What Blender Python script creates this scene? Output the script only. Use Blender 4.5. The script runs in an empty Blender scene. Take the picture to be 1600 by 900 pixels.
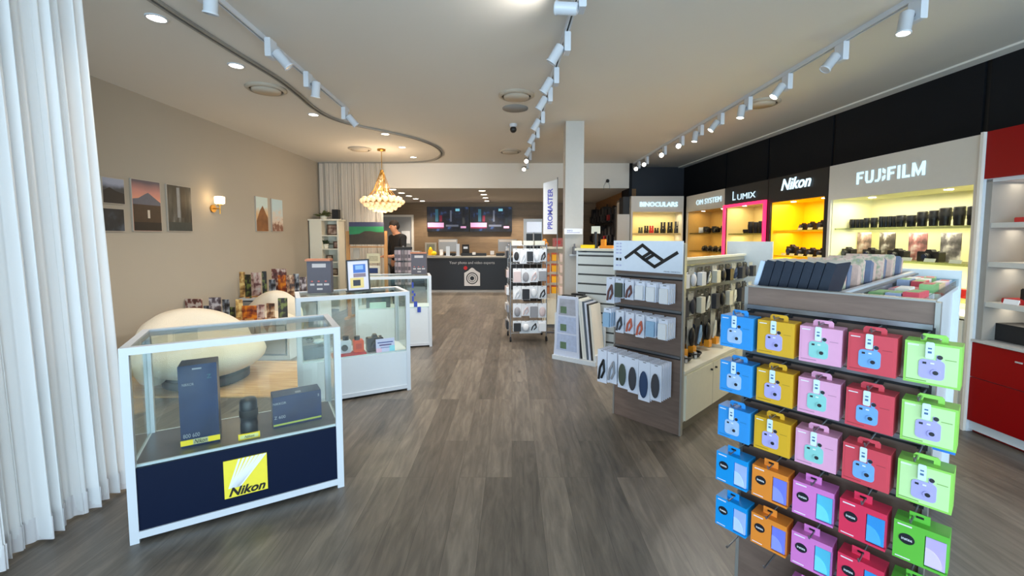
import bpy, bmesh, math, random
import numpy as np
from mathutils import Matrix, Vector
random.seed(7)
R = math.radians
SC = bpy.context.scene
COL = SC.collection

# ------------------------------------------------------------------ camera, world, exposure
CH, CF, CPX, CPY, CPITCH = 1.45, 670.0, 800.0, 414.5, R(3.8)
cd = bpy.data.cameras.new('camera'); co = bpy.data.objects.new('camera', cd); COL.objects.link(co)
co.location = (0, 0, CH); co.rotation_euler = (R(90) - CPITCH, 0, 0)
cd.sensor_width = 36; cd.lens = 36 * CF / 1600; cd.shift_y = (CPY - 450) / 1600; cd.clip_start = .05
SC.camera = co
SC.view_settings.view_transform = 'Standard'; SC.view_settings.look = 'None'
SC.view_settings.gamma = 1; SC.view_settings.use_curve_mapping = False
SC.view_settings.exposure = 0.20
w = bpy.data.worlds.new('world'); SC.world = w; w.use_nodes = True
w.node_tree.nodes['Background'].inputs[0].default_value = (.62, .80, 1, 1)
w.node_tree.nodes['Background'].inputs[1].default_value = 1.3
SC.cycles.max_bounces = 7; SC.cycles.transparent_max_bounces = 16
SC.cycles.sample_clamp_indirect = 4; SC.cycles.use_denoising = True
SC.cycles.caustics_reflective = False; SC.cycles.caustics_refractive = False

def lamp(name, typ, loc, energy, color=(1, .93, .84), rot=(0, 0, 0), **kw):
    l = bpy.data.lights.new(name, typ); l.energy = energy; l.color = color
    for k, v in kw.items(): setattr(l, k, v)
    o = bpy.data.objects.new(name, l); COL.objects.link(o); o.location = loc; o.rotation_euler = rot
    return o
# daylight through the shop front behind the camera
lamp('shopfront_daylight', 'AREA', (-.2, -4.0, 1.0), 480, (.68, .83, 1), (R(90), 0, 0), shape='RECTANGLE', size=9.5, size_y=2.0)

lamp('curtain_fill_right', 'AREA', (4.2, -4.6, 1.9), 260, (.86, .93, 1), (R(88), 0, R(46)), shape='RECTANGLE', size=3.0, size_y=2.2)  # added fill light, aimed in from the right to brighten the front curtain

# ------------------------------------------------------------------ pixel rays to places in the room
_c, _s = math.cos(CPITCH), math.sin(CPITCH)
def ray(px, py):
    a = (px - CPX) / CF; b = -(py - CPY) / CF
    return Vector((a, _c + b * _s, -_s + b * _c))
def atz(px, py, z): r = ray(px, py); return r * ((z - CH) / r.z) + Vector((0, 0, CH))
def aty(px, py, y): r = ray(px, py); return r * (y / r.y) + Vector((0, 0, CH))
def atx(px, py, x): r = ray(px, py); return r * (x / r.x) + Vector((0, 0, CH))
class Frame:
    """a unit's own frame: origin at its front left foot, x along its face, y into it"""
    def __init__(s, o, ang):
        s.o = Vector((o[0], o[1], o[2] if len(o) > 2 else 0)); s.ang = R(ang)
        s.x = Vector((math.cos(s.ang), math.sin(s.ang), 0)); s.y = Vector((-s.x.y, s.x.x, 0))
    def w(s, x, y, z=0): return s.o + s.x * x + s.y * y + Vector((0, 0, z))
    def pt(s, px, py, yl=0):
        r = ray(px, py); q = s.o + s.y * yl; t = (q - Vector((0, 0, CH))).dot(s.y) / r.dot(s.y)
        v = Vector((0, 0, CH)) + r * t - s.o; return v.dot(s.x), v.z

# ------------------------------------------------------------------ materials
MT = {}
def lin(c): return c / 12.92 if c <= .04045 else ((c + .055) / 1.055) ** 2.4
def rgb(c):
    return tuple(lin(v / 255) for v in c) + (1,)
def mat(name, c, rough=.5, metal=0, emit=0, noise=.04, nscale=30, spec=.5, bump=0):
    if name in MT: return MT[name]
    m = bpy.data.materials.new(name); m.use_nodes = True; nt = m.node_tree; b = nt.nodes['Principled BSDF']
    col = rgb(c)
    b.inputs['Roughness'].default_value = rough; b.inputs['Metallic'].default_value = metal
    b.inputs['Specular IOR Level'].default_value = spec
    tc = nt.nodes.new('ShaderNodeTexCoord'); nz = nt.nodes.new('ShaderNodeTexNoise'); nz.inputs['Scale'].default_value = nscale
    nt.links.new(tc.outputs['Object'], nz.inputs['Vector'])
    mx = nt.nodes.new('ShaderNodeMix'); mx.data_type = 'RGBA'
    mx.inputs['A'].default_value = tuple(v * (1 - noise) for v in col[:3]) + (1,)
    mx.inputs['B'].default_value = tuple(min(1, v * (1 + noise)) for v in col[:3]) + (1,)
    nt.links.new(nz.outputs['Fac'], mx.inputs['Factor']); nt.links.new(mx.outputs['Result'], b.inputs['Base Color'])
    if bump:
        bp = nt.nodes.new('ShaderNodeBump'); bp.inputs['Strength'].default_value = bump; bp.inputs['Distance'].default_value = .01
        nt.links.new(nz.outputs['Fac'], bp.inputs['Height']); nt.links.new(bp.outputs['Normal'], b.inputs['Normal'])
    if emit:
        b.inputs['Emission Color'].default_value = col; b.inputs['Emission Strength'].default_value = emit
    MT[name] = m; return m
def glass(name='showcase_glass', tint=(250, 254, 252), refl=1.0):
    if name in MT: return MT[name]
    m = bpy.data.materials.new(name); m.use_nodes = True; nt = m.node_tree; nt.nodes.clear()
    o = nt.nodes.new('ShaderNodeOutputMaterial'); mx = nt.nodes.new('ShaderNodeMixShader')
    t = nt.nodes.new('ShaderNodeBsdfTransparent'); t.inputs[0].default_value = rgb(tint)
    g = nt.nodes.new('ShaderNodeBsdfGlossy'); g.inputs['Roughness'].default_value = .02
    f = nt.nodes.new('ShaderNodeLayerWeight'); f.inputs[0].default_value = .5
    pw = nt.nodes.new('ShaderNodeMath'); pw.operation = 'POWER'; pw.inputs[1].default_value = 5; nt.links.new(f.outputs['Facing'], pw.inputs[0])
    ml = nt.nodes.new('ShaderNodeMath'); ml.operation = 'MULTIPLY_ADD'; ml.inputs[1].default_value = .7 * refl; ml.inputs[2].default_value = .035 * refl
    nt.links.new(pw.outputs[0], ml.inputs[0]); nt.links.new(ml.outputs[0], mx.inputs[0])
    nt.links.new(t.outputs[0], mx.inputs[1]); nt.links.new(g.outputs[0], mx.inputs[2]); nt.links.new(mx.outputs[0], o.inputs[0])
    MT[name] = m; return m
def ramp_mat(name, stops, scale=6, axis=None, stretch=(1, 1, 1), rough=.5, emit=0, detail=3, mixz=0, zr=(0, 1)):
    """picture print: noise through a colour ramp, optionally running up the sheet"""
    if name in MT: return MT[name]
    m = bpy.data.materials.new(name); m.use_nodes = True; nt = m.node_tree; b = nt.nodes['Principled BSDF']
    b.inputs['Roughness'].default_value = rough
    tc = nt.nodes.new('ShaderNodeTexCoord'); mp = nt.nodes.new('ShaderNodeMapping'); mp.inputs['Scale'].default_value = stretch
    nz = nt.nodes.new('ShaderNodeTexNoise'); nz.inputs['Scale'].default_value = scale; nz.inputs['Detail'].default_value = detail
    nt.links.new(tc.outputs['Object'], mp.inputs[0]); nt.links.new(mp.outputs[0], nz.inputs['Vector'])
    src = nz.outputs['Fac']
    if mixz:
        sp = nt.nodes.new('ShaderNodeSeparateXYZ'); nt.links.new(tc.outputs['Object'], sp.inputs[0])
        mr = nt.nodes.new('ShaderNodeMapRange'); mr.inputs[1].default_value = zr[0]; mr.inputs[2].default_value = zr[1]
        nt.links.new(sp.outputs['Z'], mr.inputs[0])
        mm = nt.nodes.new('ShaderNodeMix'); mm.data_type = 'FLOAT'; mm.inputs[0].default_value = mixz
        nt.links.new(src, mm.inputs[2]); nt.links.new(mr.outputs[0], mm.inputs[3]); src = mm.outputs[0]
    cr = nt.nodes.new('ShaderNodeValToRGB'); e = cr.color_ramp.elements
    while len(e) < len(stops): e.new(.5)
    for el, (p, c) in zip(e, stops): el.position = p; el.color = rgb(c)
    nt.links.new(src, cr.inputs[0]); nt.links.new(cr.outputs[0], b.inputs['Base Color'])
    if emit: nt.links.new(cr.outputs[0], b.inputs['Emission Color']); b.inputs['Emission Strength'].default_value = emit
    MT[name] = m; return m
def plank_mat(name, c1, c2, c3, width, length, rough=.45, horiz=False, grain=1.0, vary=1.0):
    m = bpy.data.materials.new(name); m.use_nodes = True; nt = m.node_tree; b = nt.nodes['Principled BSDF']; L = nt.links.new
    tc = nt.nodes.new('ShaderNodeTexCoord'); mp = nt.nodes.new('ShaderNodeMapping')
    L(tc.outputs['Object'], mp.inputs[0])
    if not horiz: mp.inputs['Rotation'].default_value = (0, 0, R(90))
    else: mp.inputs['Rotation'].default_value = (R(90), 0, 0)
    br = nt.nodes.new('ShaderNodeTexBrick'); br.inputs['Scale'].default_value = 1
    br.inputs['Brick Width'].default_value = length; br.inputs['Row Height'].default_value = width
    br.inputs['Mortar Size'].default_value = .0012; br.inputs['Mortar Smooth'].default_value = 1
    br.offset = .37; br.offset_frequency = 3
    br.inputs['Color1'].default_value = (0, 0, 0, 1); br.inputs['Color2'].default_value = (1, 1, 1, 1); br.inputs['Mortar'].default_value = (.4, .4, .4, 1)
    L(mp.outputs[0], br.inputs['Vector'])
    # long grain, shifted from board to board
    mp2 = nt.nodes.new('ShaderNodeMapping'); mp2.inputs['Scale'].default_value = (2.0, 15, 15); L(mp.outputs[0], mp2.inputs[0])
    ad = nt.nodes.new('ShaderNodeVectorMath'); ad.operation = 'ADD'; L(mp2.outputs[0], ad.inputs[0])
    ms = nt.nodes.new('ShaderNodeVectorMath'); ms.operation = 'SCALE'; ms.inputs['Scale'].default_value = 9; L(br.outputs['Color'], ms.inputs[0]); L(ms.outputs[0], ad.inputs[1])
    nz = nt.nodes.new('ShaderNodeTexNoise'); nz.inputs['Scale'].default_value = 1.6; nz.inputs['Detail'].default_value = 7; nz.inputs['Roughness'].default_value = .62; nz.inputs['Distortion'].default_value = .6
    L(ad.outputs[0], nz.inputs['Vector'])
    fac = nt.nodes.new('ShaderNodeMath'); fac.operation = 'MULTIPLY_ADD'; fac.inputs[1].default_value = .45 * vary; L(br.outputs['Color'], fac.inputs[0])
    g2 = nt.nodes.new('ShaderNodeMath'); g2.operation = 'MULTIPLY_ADD'; g2.inputs[1].default_value = 1.3 * grain; g2.inputs[2].default_value = -.65 * grain + .28; L(nz.outputs['Fac'], g2.inputs[0]); L(g2.outputs[0], fac.inputs[2])
    cr = nt.nodes.new('ShaderNodeValToRGB'); e = cr.color_ramp.elements; e.new(.5)
    for el, (p, c) in zip(e, ((0, c1), (.5, c2), (1, c3))): el.position = p; el.color = rgb(c)
    L(fac.outputs[0], cr.inputs[0])
    # knots
    vo = nt.nodes.new('ShaderNodeTexVoronoi'); vo.inputs['Scale'].default_value = 1.9; mp3 = nt.nodes.new('ShaderNodeMapping'); mp3.inputs['Scale'].default_value = (.7, 1.6, 1); L(mp.outputs[0], mp3.inputs[0]); L(mp3.outputs[0], vo.inputs['Vector'])
    kn = nt.nodes.new('ShaderNodeMapRange'); kn.inputs[1].default_value = .025; kn.inputs[2].default_value = .07; kn.inputs[3].default_value = .35; kn.inputs[4].default_value = 1; L(vo.outputs['Distance'], kn.inputs[0])
    mu = nt.nodes.new('ShaderNodeMix'); mu.data_type = 'RGBA'; mu.blend_type = 'MULTIPLY'; mu.inputs[0].default_value = 1 if grain > .6 else 0
    L(cr.outputs[0], mu.inputs['A']); L(kn.outputs[0], mu.inputs['B'])
    mo = nt.nodes.new('ShaderNodeMix'); mo.data_type = 'RGBA'; L(br.outputs['Fac'], mo.inputs[0]); L(mu.outputs['Result'], mo.inputs['A']); mo.inputs['B'].default_value = tuple(v * .45 for v in rgb(c1)[:3]) + (1,)
    L(mo.outputs['Result'], b.inputs['Base Color'])
    b.inputs['Roughness'].default_value = rough
    bp = nt.nodes.new('ShaderNodeBump'); bp.inputs['Strength'].default_value = .12; bp.inputs['Distance'].default_value = .004; L(nz.outputs['Fac'], bp.inputs['Height']); L(bp.outputs[0], b.inputs['Normal'])
    MT[name] = m; return m

white_metal = mat('white_powder_coat', (204, 209, 216), .35, noise=.01)
white_lam = mat('white_laminate', (212, 218, 224), .4, noise=.015)
cream_lam = mat('cream_laminate', (226, 222, 205), .4, noise=.015)
navy = mat('navy_board', (4, 18, 44), .5, noise=.05, spec=.15)
black = mat('black_plastic', (18, 18, 20), .4)
blackm = mat('matt_black', (24, 24, 27), .7)
grey = mat('grey_plastic', (120, 122, 125), .5)
steel = mat('brushed_steel', (170, 172, 176), .3, .9)
chrome = mat('chrome_rail', (150, 152, 156), .32, .9)
yellow = mat('signal_yellow', (250, 215, 20), .5)
brass = mat('aged_brass', (190, 145, 70), .3, .9)
pine = mat('pine_wood', (190, 140, 85), .55, noise=.15, nscale=12)
white_paper = mat('white_card', (235, 236, 240), .6, noise=.01)
lens_glow = mat('lamp_lens', (255, 240, 215), emit=14, noise=0)
headlit = mat('backlit_letters', (205, 235, 250), emit=.75, noise=0)
navy_blue = mat('print_blue', (45, 60, 150), .5)
red_p = mat('red_plastic', (190, 30, 35), .4)
textgrey = mat('print_grey', (150, 152, 160), .6)
silver = mat('silver_plastic', (196, 198, 202), .3, .3)

# ------------------------------------------------------------------ mesh building
class MB:
    def __init__(s): s.v = []; s.f = []; s.m = []; s.sm = []; s.M = Matrix.Identity(4)
    def add(s, vs, fs, m=0, smooth=False):
        b = len(s.v); s.v += [tuple(s.M @ Vector(p)) for p in vs]; s.f += [tuple(b + i for i in f) for f in fs]
        s.m += [m] * len(fs); s.sm += [smooth] * len(fs); return s
    def box(s, x0, x1, y0, y1, z0, z1, m=0, ch=0):
        if ch:
            pr = [(x0 + ch, z0), (x1 - ch, z0), (x1, z0 + ch), (x1, z1 - ch), (x1 - ch, z1), (x0 + ch, z1), (x0, z1 - ch), (x0, z0 + ch)]
            return s.prism(pr, y0, y1, m)
        v = [(x, y, z) for x in (x0, x1) for y in (y0, y1) for z in (z0, z1)]
        return s.add(v, [(0, 1, 3, 2), (4, 6, 7, 5), (0, 4, 5, 1), (2, 3, 7, 6), (0, 2, 6, 4), (1, 5, 7, 3)], m)
    def prism(s, pts, y0, y1, m=0, smooth=False):
        """outline in x,z pulled from y0 to y1"""
        n = len(pts); v = [(p[0], y0, p[1]) for p in pts] + [(p[0], y1, p[1]) for p in pts]
        s.add(v, [tuple(range(n)), tuple(range(2 * n - 1, n - 1, -1))], m)
        return s.add(v, [(i, i + n, (i + 1) % n + n, (i + 1) % n) for i in range(n)], m, smooth)
    def zprism(s, pts, z0, z1, m=0, smooth=False):
        n = len(pts); v = [(p[0], p[1], z0) for p in pts] + [(p[0], p[1], z1) for p in pts]
        s.add(v, [tuple(range(n - 1, -1, -1)), tuple(range(n, 2 * n))], m)
        return s.add(v, [(i, (i + 1) % n, (i + 1) % n + n, i + n) for i in range(n)], m, smooth)
    def cyl(s, p0, p1, r0, r1=None, n=14, m=0, cap=True, mc=None):
        r1 = r0 if r1 is None else r1; p0, p1 = Vector(p0), Vector(p1); d = (p1 - p0).normalized()
        a = d.orthogonal().normalized(); b = d.cross(a)
        c = [(math.cos(2 * math.pi * i / n), math.sin(2 * math.pi * i / n)) for i in range(n)]
        v = [p0 + (a * x + b * y) * r0 for x, y in c] + [p1 + (a * x + b * y) * r1 for x, y in c]
        s.add(v, [(i, (i + 1) % n, (i + 1) % n + n, i + n) for i in range(n)], m, True)
        if cap: s.add(v, [tuple(range(n - 1, -1, -1))], m); s.add(v, [tuple(range(n, 2 * n))], m if mc is None else mc)
        return s
    def lathe(s, prof, c=(0, 0, 0), n=24, m=0, axis=None):
        Mo = s.M.copy()
        if axis is not None: s.M = s.M @ Matrix.Translation(c) @ Vector((0, 0, 1)).rotation_difference(Vector(axis)).to_matrix().to_4x4()
        else: s.M = s.M @ Matrix.Translation(c)
        v = []; f = []
        for r, z in prof:
            for i in range(n): a = 2 * math.pi * i / n; v.append((r * math.cos(a), r * math.sin(a), z))
        for j in range(len(prof) - 1):
            for i in range(n): f.append((j * n + i, j * n + (i + 1) % n, (j + 1) * n + (i + 1) % n, (j + 1) * n + i))
        s.add(v, f, m, True)
        if prof[0][0] > 1e-4: s.add(v[:n], [tuple(range(n - 1, -1, -1))], m)
        if prof[-1][0] > 1e-4: s.add(v[-n:], [tuple(range(n))], m)
        s.M = Mo; return s
    def ball(s, c, r, m=0, n=14, k=9):
        rx, ry, rz = (r, r, r) if not hasattr(r, '__len__') else r
        v = []; f = []
        for j in range(k + 1):
            t = math.pi * j / k
            for i in range(n):
                a = 2 * math.pi * i / n; v.append((c[0] + rx * math.sin(t) * math.cos(a), c[1] + ry * math.sin(t) * math.sin(a), c[2] + rz * math.cos(t)))
        for j in range(k):
            for i in range(n): f.append((j * n + i, (j + 1) * n + i, (j + 1) * n + (i + 1) % n, j * n + (i + 1) % n))
        return s.add(v, f, m, True)
    def tube(s, pts, r, n=8, m=0):
        for a, b in zip(pts[:-1], pts[1:]): s.cyl(a, b, r, n=n, m=m)
        for p in pts[1:-1]: s.ball(p, r, m, n, 6)
        return s
    def text(s, txt, size, x, y, z, m=0, shear=0, bold=0, depth=.0015, align='CENTER', width=None, M=None, sx=1):
        cu = bpy.data.curves.new('t', 'FONT'); cu.body = txt; cu.size = size; cu.shear = shear; cu.offset = bold; cu.extrude = depth
        cu.align_x = align; cu.align_y = 'CENTER'; cu.resolution_u = 3
        ob = bpy.data.objects.new('t', cu); COL.objects.link(ob)
        me = bpy.data.meshes.new_from_object(ob); bpy.data.objects.remove(ob)
        if width:
            xs = [v.co.x for v in me.vertices]; sx = width / (max(xs) - min(xs))
        T = Matrix.Translation((x, y, z)) @ (M if M is not None else Matrix.Rotation(R(90), 4, 'X')) @ Matrix.Diagonal((sx, 1, 1, 1))
        s.add([tuple(T @ v.co) for v in me.vertices], [tuple(p.vertices) for p in me.polygons], m)
        bpy.data.meshes.remove(me); bpy.data.curves.remove(cu); return s
    def build(s, name, mats, parent=None, bevel=0, solid=0, subsurf=0):
        me = bpy.data.meshes.new(name); me.from_pydata(s.v, [], s.f)
        if not isinstance(mats, (list, tuple)): mats = [mats]
        for x in mats: me.materials.append(x)
        me.polygons.foreach_set('material_index', [min(i, len(mats) - 1) for i in s.m]); me.polygons.foreach_set('use_smooth', s.sm)
        bm = bmesh.new(); bm.from_mesh(me)
        if subsurf or bevel: bmesh.ops.remove_doubles(bm, verts=bm.verts, dist=1e-5)
        bmesh.ops.recalc_face_normals(bm, faces=bm.faces); bm.to_mesh(me); bm.free()
        o = bpy.data.objects.new(name, me); COL.objects.link(o)
        if parent is not None: o.parent = parent
        if bevel:
            md = o.modifiers.new('bevel', 'BEVEL'); md.width = bevel; md.segments = 2; md.limit_method = 'ANGLE'
        if subsurf:
            md = o.modifiers.new('sub', 'SUBSURF'); md.levels = md.render_levels = subsurf
        return o
def tag(o, label, cat, group=None, kind=None):
    o['label'] = label; o['category'] = cat
    if group: o['group'] = group
    if kind: o['kind'] = kind
    return o
def thing(name, label, cat, loc=(0, 0, 0), ang=0, group=None):
    o = bpy.data.objects.new(name, None); COL.objects.link(o); o.location = loc; o.rotation_euler = (0, 0, ang); o.empty_display_size = .1
    return tag(o, label, cat, group)
def struct(name, mb, m, **k):
    o = mb.build(name, m, **k); o['kind'] = 'structure'; return o
def dup(o, loc=None, ang=None, label=None, group=None, scale=None, parent=None):
    def cp(q, par):
        c = q.copy(); COL.objects.link(c)
        if par is not None: c.parent = par
        for ch in [x for x in q.children]: cp(ch, c)
        return c
    c = cp(o, parent)
    if loc is not None: c.location = loc
    if ang is not None: c.rotation_euler = (0, 0, ang)
    if label: c['label'] = label
    if group: c['group'] = group
    if scale is not None: c.scale = scale if hasattr(scale, '__len__') else (scale,) * 3
    return c
ORD = ['first', 'second', 'third', 'fourth', 'fifth', 'sixth', 'seventh', 'eighth', 'ninth', 'tenth', 'eleventh', 'twelfth', 'thirteenth', 'fourteenth', 'fifteenth', 'sixteenth']

# ================================================================== THE ROOM
HC = 2.95; YB = 8.88; ZL = 2.445; YW = 12.65
floor_m = plank_mat('grey_oak_planks', (64, 60, 55), (101, 94, 86), (136, 127, 115), .158, 1.25, .36, vary=.85)
wood_m = plank_mat('walnut_wall_boards', (104, 84, 64), (134, 112, 86), (156, 132, 104), .16, 2.6, .5, horiz=True, grain=.5, vary=.6)
beige = mat('beige_paint', (168, 160, 146), .85, noise=.02, nscale=3)
ceil_m = mat('ceiling_paint', (218, 214, 206), .9, noise=.012, nscale=1.5)
white_pt = mat('white_paint', (222, 216, 206), .85, noise=.015, nscale=2)
dark_pan = mat('charcoal_panel', (24, 26, 30), .6, noise=.1, nscale=3, spec=.15)
struct('floor', MB().box(-6.2, 6.2, -1.6, 13.2, -.1, 0), floor_m)
struct('ceiling', MB().box(-6, 6, -1.4, YB + .75, HC, HC + .1), ceil_m)
struct('ceiling', MB().box(-4.6, 2.46, YB + .12, 13, ZL, ZL + .1), mat('back_room_ceiling', (206, 200, 190), .9))
struct('wall_left', MB().box(-4.05, -3.93, -1.2, YW + .1, 0, HC), beige)
struct('wall_back', MB().box(-4.05, 2.6, YW, YW + .12, 0, ZL), wood_m)
struct('trim_1', MB().box(-3.93, 2.40, YB, YB + .12, ZL, HC), white_pt)
# right wall, black panels over the shelving with dark seams
WR0 = Vector((4.30, -1.2, 0)); WRd = (Vector((3.76, 9.45, 0)) - Vector((4.08, 3.5, 0))).normalized()
wa = math.atan2(WRd.y, WRd.x)
o = struct('wall_right', MB().box(0, 11.4, -.12, 0, 0, HC), mat('seam_black', (6, 6, 8), .6)); o.location = WR0; o.rotation_euler = (0, 0, wa)
WRF = Frame(WR0, math.degrees(wa))
seams = []
for px, py in ((1545, 150), (1305, 230), (1203, 255), (1137, 270)):
    r = ray(px, py); n = WRF.y; t = (WR0 - Vector((0, 0, CH))).dot(n) / r.dot(n); seams.append(((Vector((0, 0, CH)) + r * t) - WR0).dot(WRF.x))
seams = [-.0] + [seams[0] - 2.4] + seams + [10.7]
for i, (a, b) in enumerate(zip(seams[:-1], seams[1:])):
    o = struct('trim_2', MB().box(a + .025, b - .025, 0, .02, 1.6, HC - .012), dark_pan); o.location = WR0; o.rotation_euler = (0, 0, wa)
struct('trim_3', MB().box(2.40, 3.82, 9.36, 9.46, 0, HC), mat('back_black_panel', (20, 24, 36), .5))
struct('trim_4', MB().box(2.40, 2.46, YB, 9.46, 0, HC), dark_pan)
# back-room right wall: timber band over a black slatwall
struct('wall_back_right', MB().box(2.46, 2.58, YB + .12, YW, 0, ZL), plank_mat('amber_timber', (96, 62, 22), (122, 82, 34), (140, 100, 46), .2, 2, .5, grain=.5))
mb = MB()
for k in range(16): mb.box(2.425, 2.455, 9.5, YW - .05, .15 + k * .125, .15 + k * .125 + .115)
struct('trim_5', mb, blackm)
# shop front behind the camera
mb = MB().box(-6, 6, -1.32, -1.2, 2.72, HC).box(-6, -4.05, -1.32, -1.2, 0, 2.72).box(4.3, 6, -1.32, -1.2, 0, 2.72).box(-4.05, 4.3, -1.32, -1.2, 0, .08)
for x in (-2, 0.1, 2.2): mb.box(x - .03, x + .03, -1.30, -1.22, .08, 2.72)
struct('wall_front', mb, grey)
struct('window_1', MB().box(-4.05, 4.3, -1.27, -1.26, .08, 2.72), glass('shopfront_glass', (245, 250, 250), .3))
struct('baseboard_left', MB().box(-3.93, -3.915, -1.1, YB, 0, .07), mat('baseboard_paint', (150, 138, 120), .7))
struct('column_1', MB().box(.70, .94, 5.68, 5.92, 0, HC), mat('column_grey', (178, 174, 168), .5))
o = struct('trim_8', MB().box(0, 11.2, .021, .15, HC - .018, HC - .001), mat('cornice_white', (236, 234, 228), .8)); o.location = WR0; o.rotation_euler = (0, 0, wa)
# door to the back office
dr = bpy.data.objects.new('door_1', None); COL.objects.link(dr); dr['kind'] = 'structure'; dr.location = (-3.35, YW - .01, 0)
MB().box(-.41, .41, -.05, 0, 0, 2.03).build('door_panel', mat('door_grey', (150, 152, 154), .5), dr)
MB().box(-.47, -.41, -.07, 0, 0, 2.09).box(.41, .47, -.07, 0, 0, 2.09).box(-.41, .41, -.07, 0, 2.03, 2.09).build('door_frame', white_pt, dr)
MB().cyl((-.3, -.05, 1.05), (-.3, -.1, 1.05), .012).cyl((-.3, -.1, 1.05), (-.18, -.1, 1.05), .01).build('door_handle', steel, dr)
MB().box(.12, .36, -.06, -.05, 1.25, 1.62).build('notice_paper', white_paper, dr)

# curved curtain rail let into the ceiling
def catmull(P, n=10):
    P = [Vector(p) for p in P]; out = []
    for i in range(len(P) - 1):
        a, b, c, d = P[max(0, i - 1)], P[i], P[i + 1], P[min(len(P) - 1, i + 2)]
        for k in range(n):
            t = k / n; out.append(.5 * ((2 * b) + (c - a) * t + (2 * a - 5 * b + 4 * c - d) * t * t + (3 * b - a - 3 * c + d) * t ** 3))
    out.append(P[-1]); return out
rail = [(-2.22, -.9), (-2.22, .5), (-2.22, 1.6), (-2.25, 2.4), (-2.26, 3.0), (-2.24, 3.6), (-2.21, 4.14), (-2.24, 4.59), (-2.29, 5.05), (-2.27, 5.47), (-2.13, 5.80), (-1.81, 6.18), (-1.47, 6.62), (-1.26, 7.2), (-1.27, 7.85), (-1.5, 8.40), (-1.9, 8.68), (-2.4, 8.75), (-3.0, 8.76), (-3.9, 8.76)]
RP = catmull([(x, y, 0) for x, y in rail], 8)
def ribbon(path, off0, off1, z0, z1, mb, m=0):
    L = []
    for i, p in enumerate(path):
        d = (path[min(i + 1, len(path) - 1)] - path[max(i - 1, 0)]).normalized(); n = Vector((-d.y, d.x, 0)); L.append((p + n * off0, p + n * off1))
    v = []; f = []
    for a, b in L: v += [(a.x, a.y, z0), (b.x, b.y, z0), (b.x, b.y, z1), (a.x, a.y, z1)]
    for i in range(len(L) - 1):
        for k in range(4): f.append((4 * i + k, 4 * i + (k + 1) % 4, 4 * i + 4 + (k + 1) % 4, 4 * i + 4 + k))
    f += [(0, 1, 2, 3), (4 * len(L) - 4, 4 * len(L) - 3, 4 * len(L) - 2, 4 * len(L) - 1)]
    mb.add(v, f, m); return mb
mb = MB(); ribbon(RP, -.028, -.012, HC - .022, HC - .001, mb); ribbon(RP, .012, .028, HC - .022, HC - .001, mb)
cr_ = ribbon(RP, -.012, .012, HC - .008, HC - .001, mb, 1).build('curtain_rail', [mat('rail_grey', (146, 142, 134), .5), mat('rail_slot', (60, 58, 54), .6)])
tag(cr_, 'curved curtain rail winding across the ceiling around the lounge corner', 'curtain rail')

# ------------------------------------------------------------------ curtains
def curtain_mat(name, c, trans):
    m = bpy.data.materials.new(name); m.use_nodes = True; nt = m.node_tree; nt.nodes.clear(); L = nt.links.new
    o = nt.nodes.new('ShaderNodeOutputMaterial'); d = nt.nodes.new('ShaderNodeBsdfDiffuse'); t = nt.nodes.new('ShaderNodeBsdfTranslucent'); x = nt.nodes.new('ShaderNodeBsdfTransparent')
    d.inputs[0].default_value = rgb(c); t.inputs[0].default_value = rgb(c)
    a = nt.nodes.new('ShaderNodeMixShader'); a.inputs[0].default_value = .28; L(d.outputs[0], a.inputs[1]); L(t.outputs[0], a.inputs[2])
    b = nt.nodes.new('ShaderNodeMixShader'); b.inputs[0].default_value = trans; L(a.outputs[0], b.inputs[1]); L(x.outputs[0], b.inputs[2]); L(b.outputs[0], o.inputs[0])
    tc = nt.nodes.new('ShaderNodeTexCoord'); nz = nt.nodes.new('ShaderNodeTexNoise'); nz.inputs['Scale'].default_value = 400; L(tc.outputs['Object'], nz.inputs['Vector'])
    bp = nt.nodes.new('ShaderNodeBump'); bp.inputs['Strength'].default_value = .2; bp.inputs['Distance'].default_value = .002; L(nz.outputs['Fac'], bp.inputs['Height']); L(bp.outputs[0], d.inputs['Normal'])
    return m
def drape(path_fn, n, z0, z1, fold, freq, m, flare=.0, seed=1, rows=14):
    rnd = random.Random(seed); mb = MB(); v = []; f = []
    ph = [rnd.uniform(-.8, .8) for _ in range(12)]
    for j in range(rows + 1):
        t = j / rows; z = z0 + (z1 - z0) * t; grow = 1 + .35 * (1 - t)
        for i in range(n + 1):
            u = i / n; p, nr, tg = path_fn(u)
            q = u * freq * 2 * math.pi
            w_ = math.sin(q + 1.5 * math.sin(q * .37 + ph[0]) + .7 * math.sin(q * .19 + ph[5])) * fold * grow * (.75 + .35 * math.sin(q * .23 + ph[1]))
            w_ += .3 * fold * math.sin(2.1 * q + ph[2] + .5 * t) + .9 * fold * math.sin(q * .31 + ph[3]) + .3 * fold * math.sin(q * .77 + ph[4] + t)
            s_ = .3 * fold * math.cos(q) + flare * (1 - t) ** 1.0 * (u - .15)
            P_ = p + nr * w_ + tg * s_; v.append((P_.x, P_.y, z))
    for j in range(rows):
        for i in range(n): f.append((j * (n + 1) + i, j * (n + 1) + i + 1, (j + 1) * (n + 1) + i + 1, (j + 1) * (n + 1) + i))
    mb.add(v, f, 0, True)
    return mb
def front_path(u):
    y = .35 + u * (2.26 - .35); x = -2.24
    return Vector((x, y, 0)), Vector((1, 0, 0)), Vector((0, 1, 0))
cm = curtain_mat('white_sheer', (248, 249, 250), .08)
cur = thing('curtain', 'tall white sheer curtain hanging at the front left of the shop', 'curtain', (0, 0, 0))
drape(front_path, 640, .015, HC - .03, .027, 33, cm, .12, 3).build('fabric', cm, cur)
hm = curtain_mat('white_hem', (232, 230, 232), .0)
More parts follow.
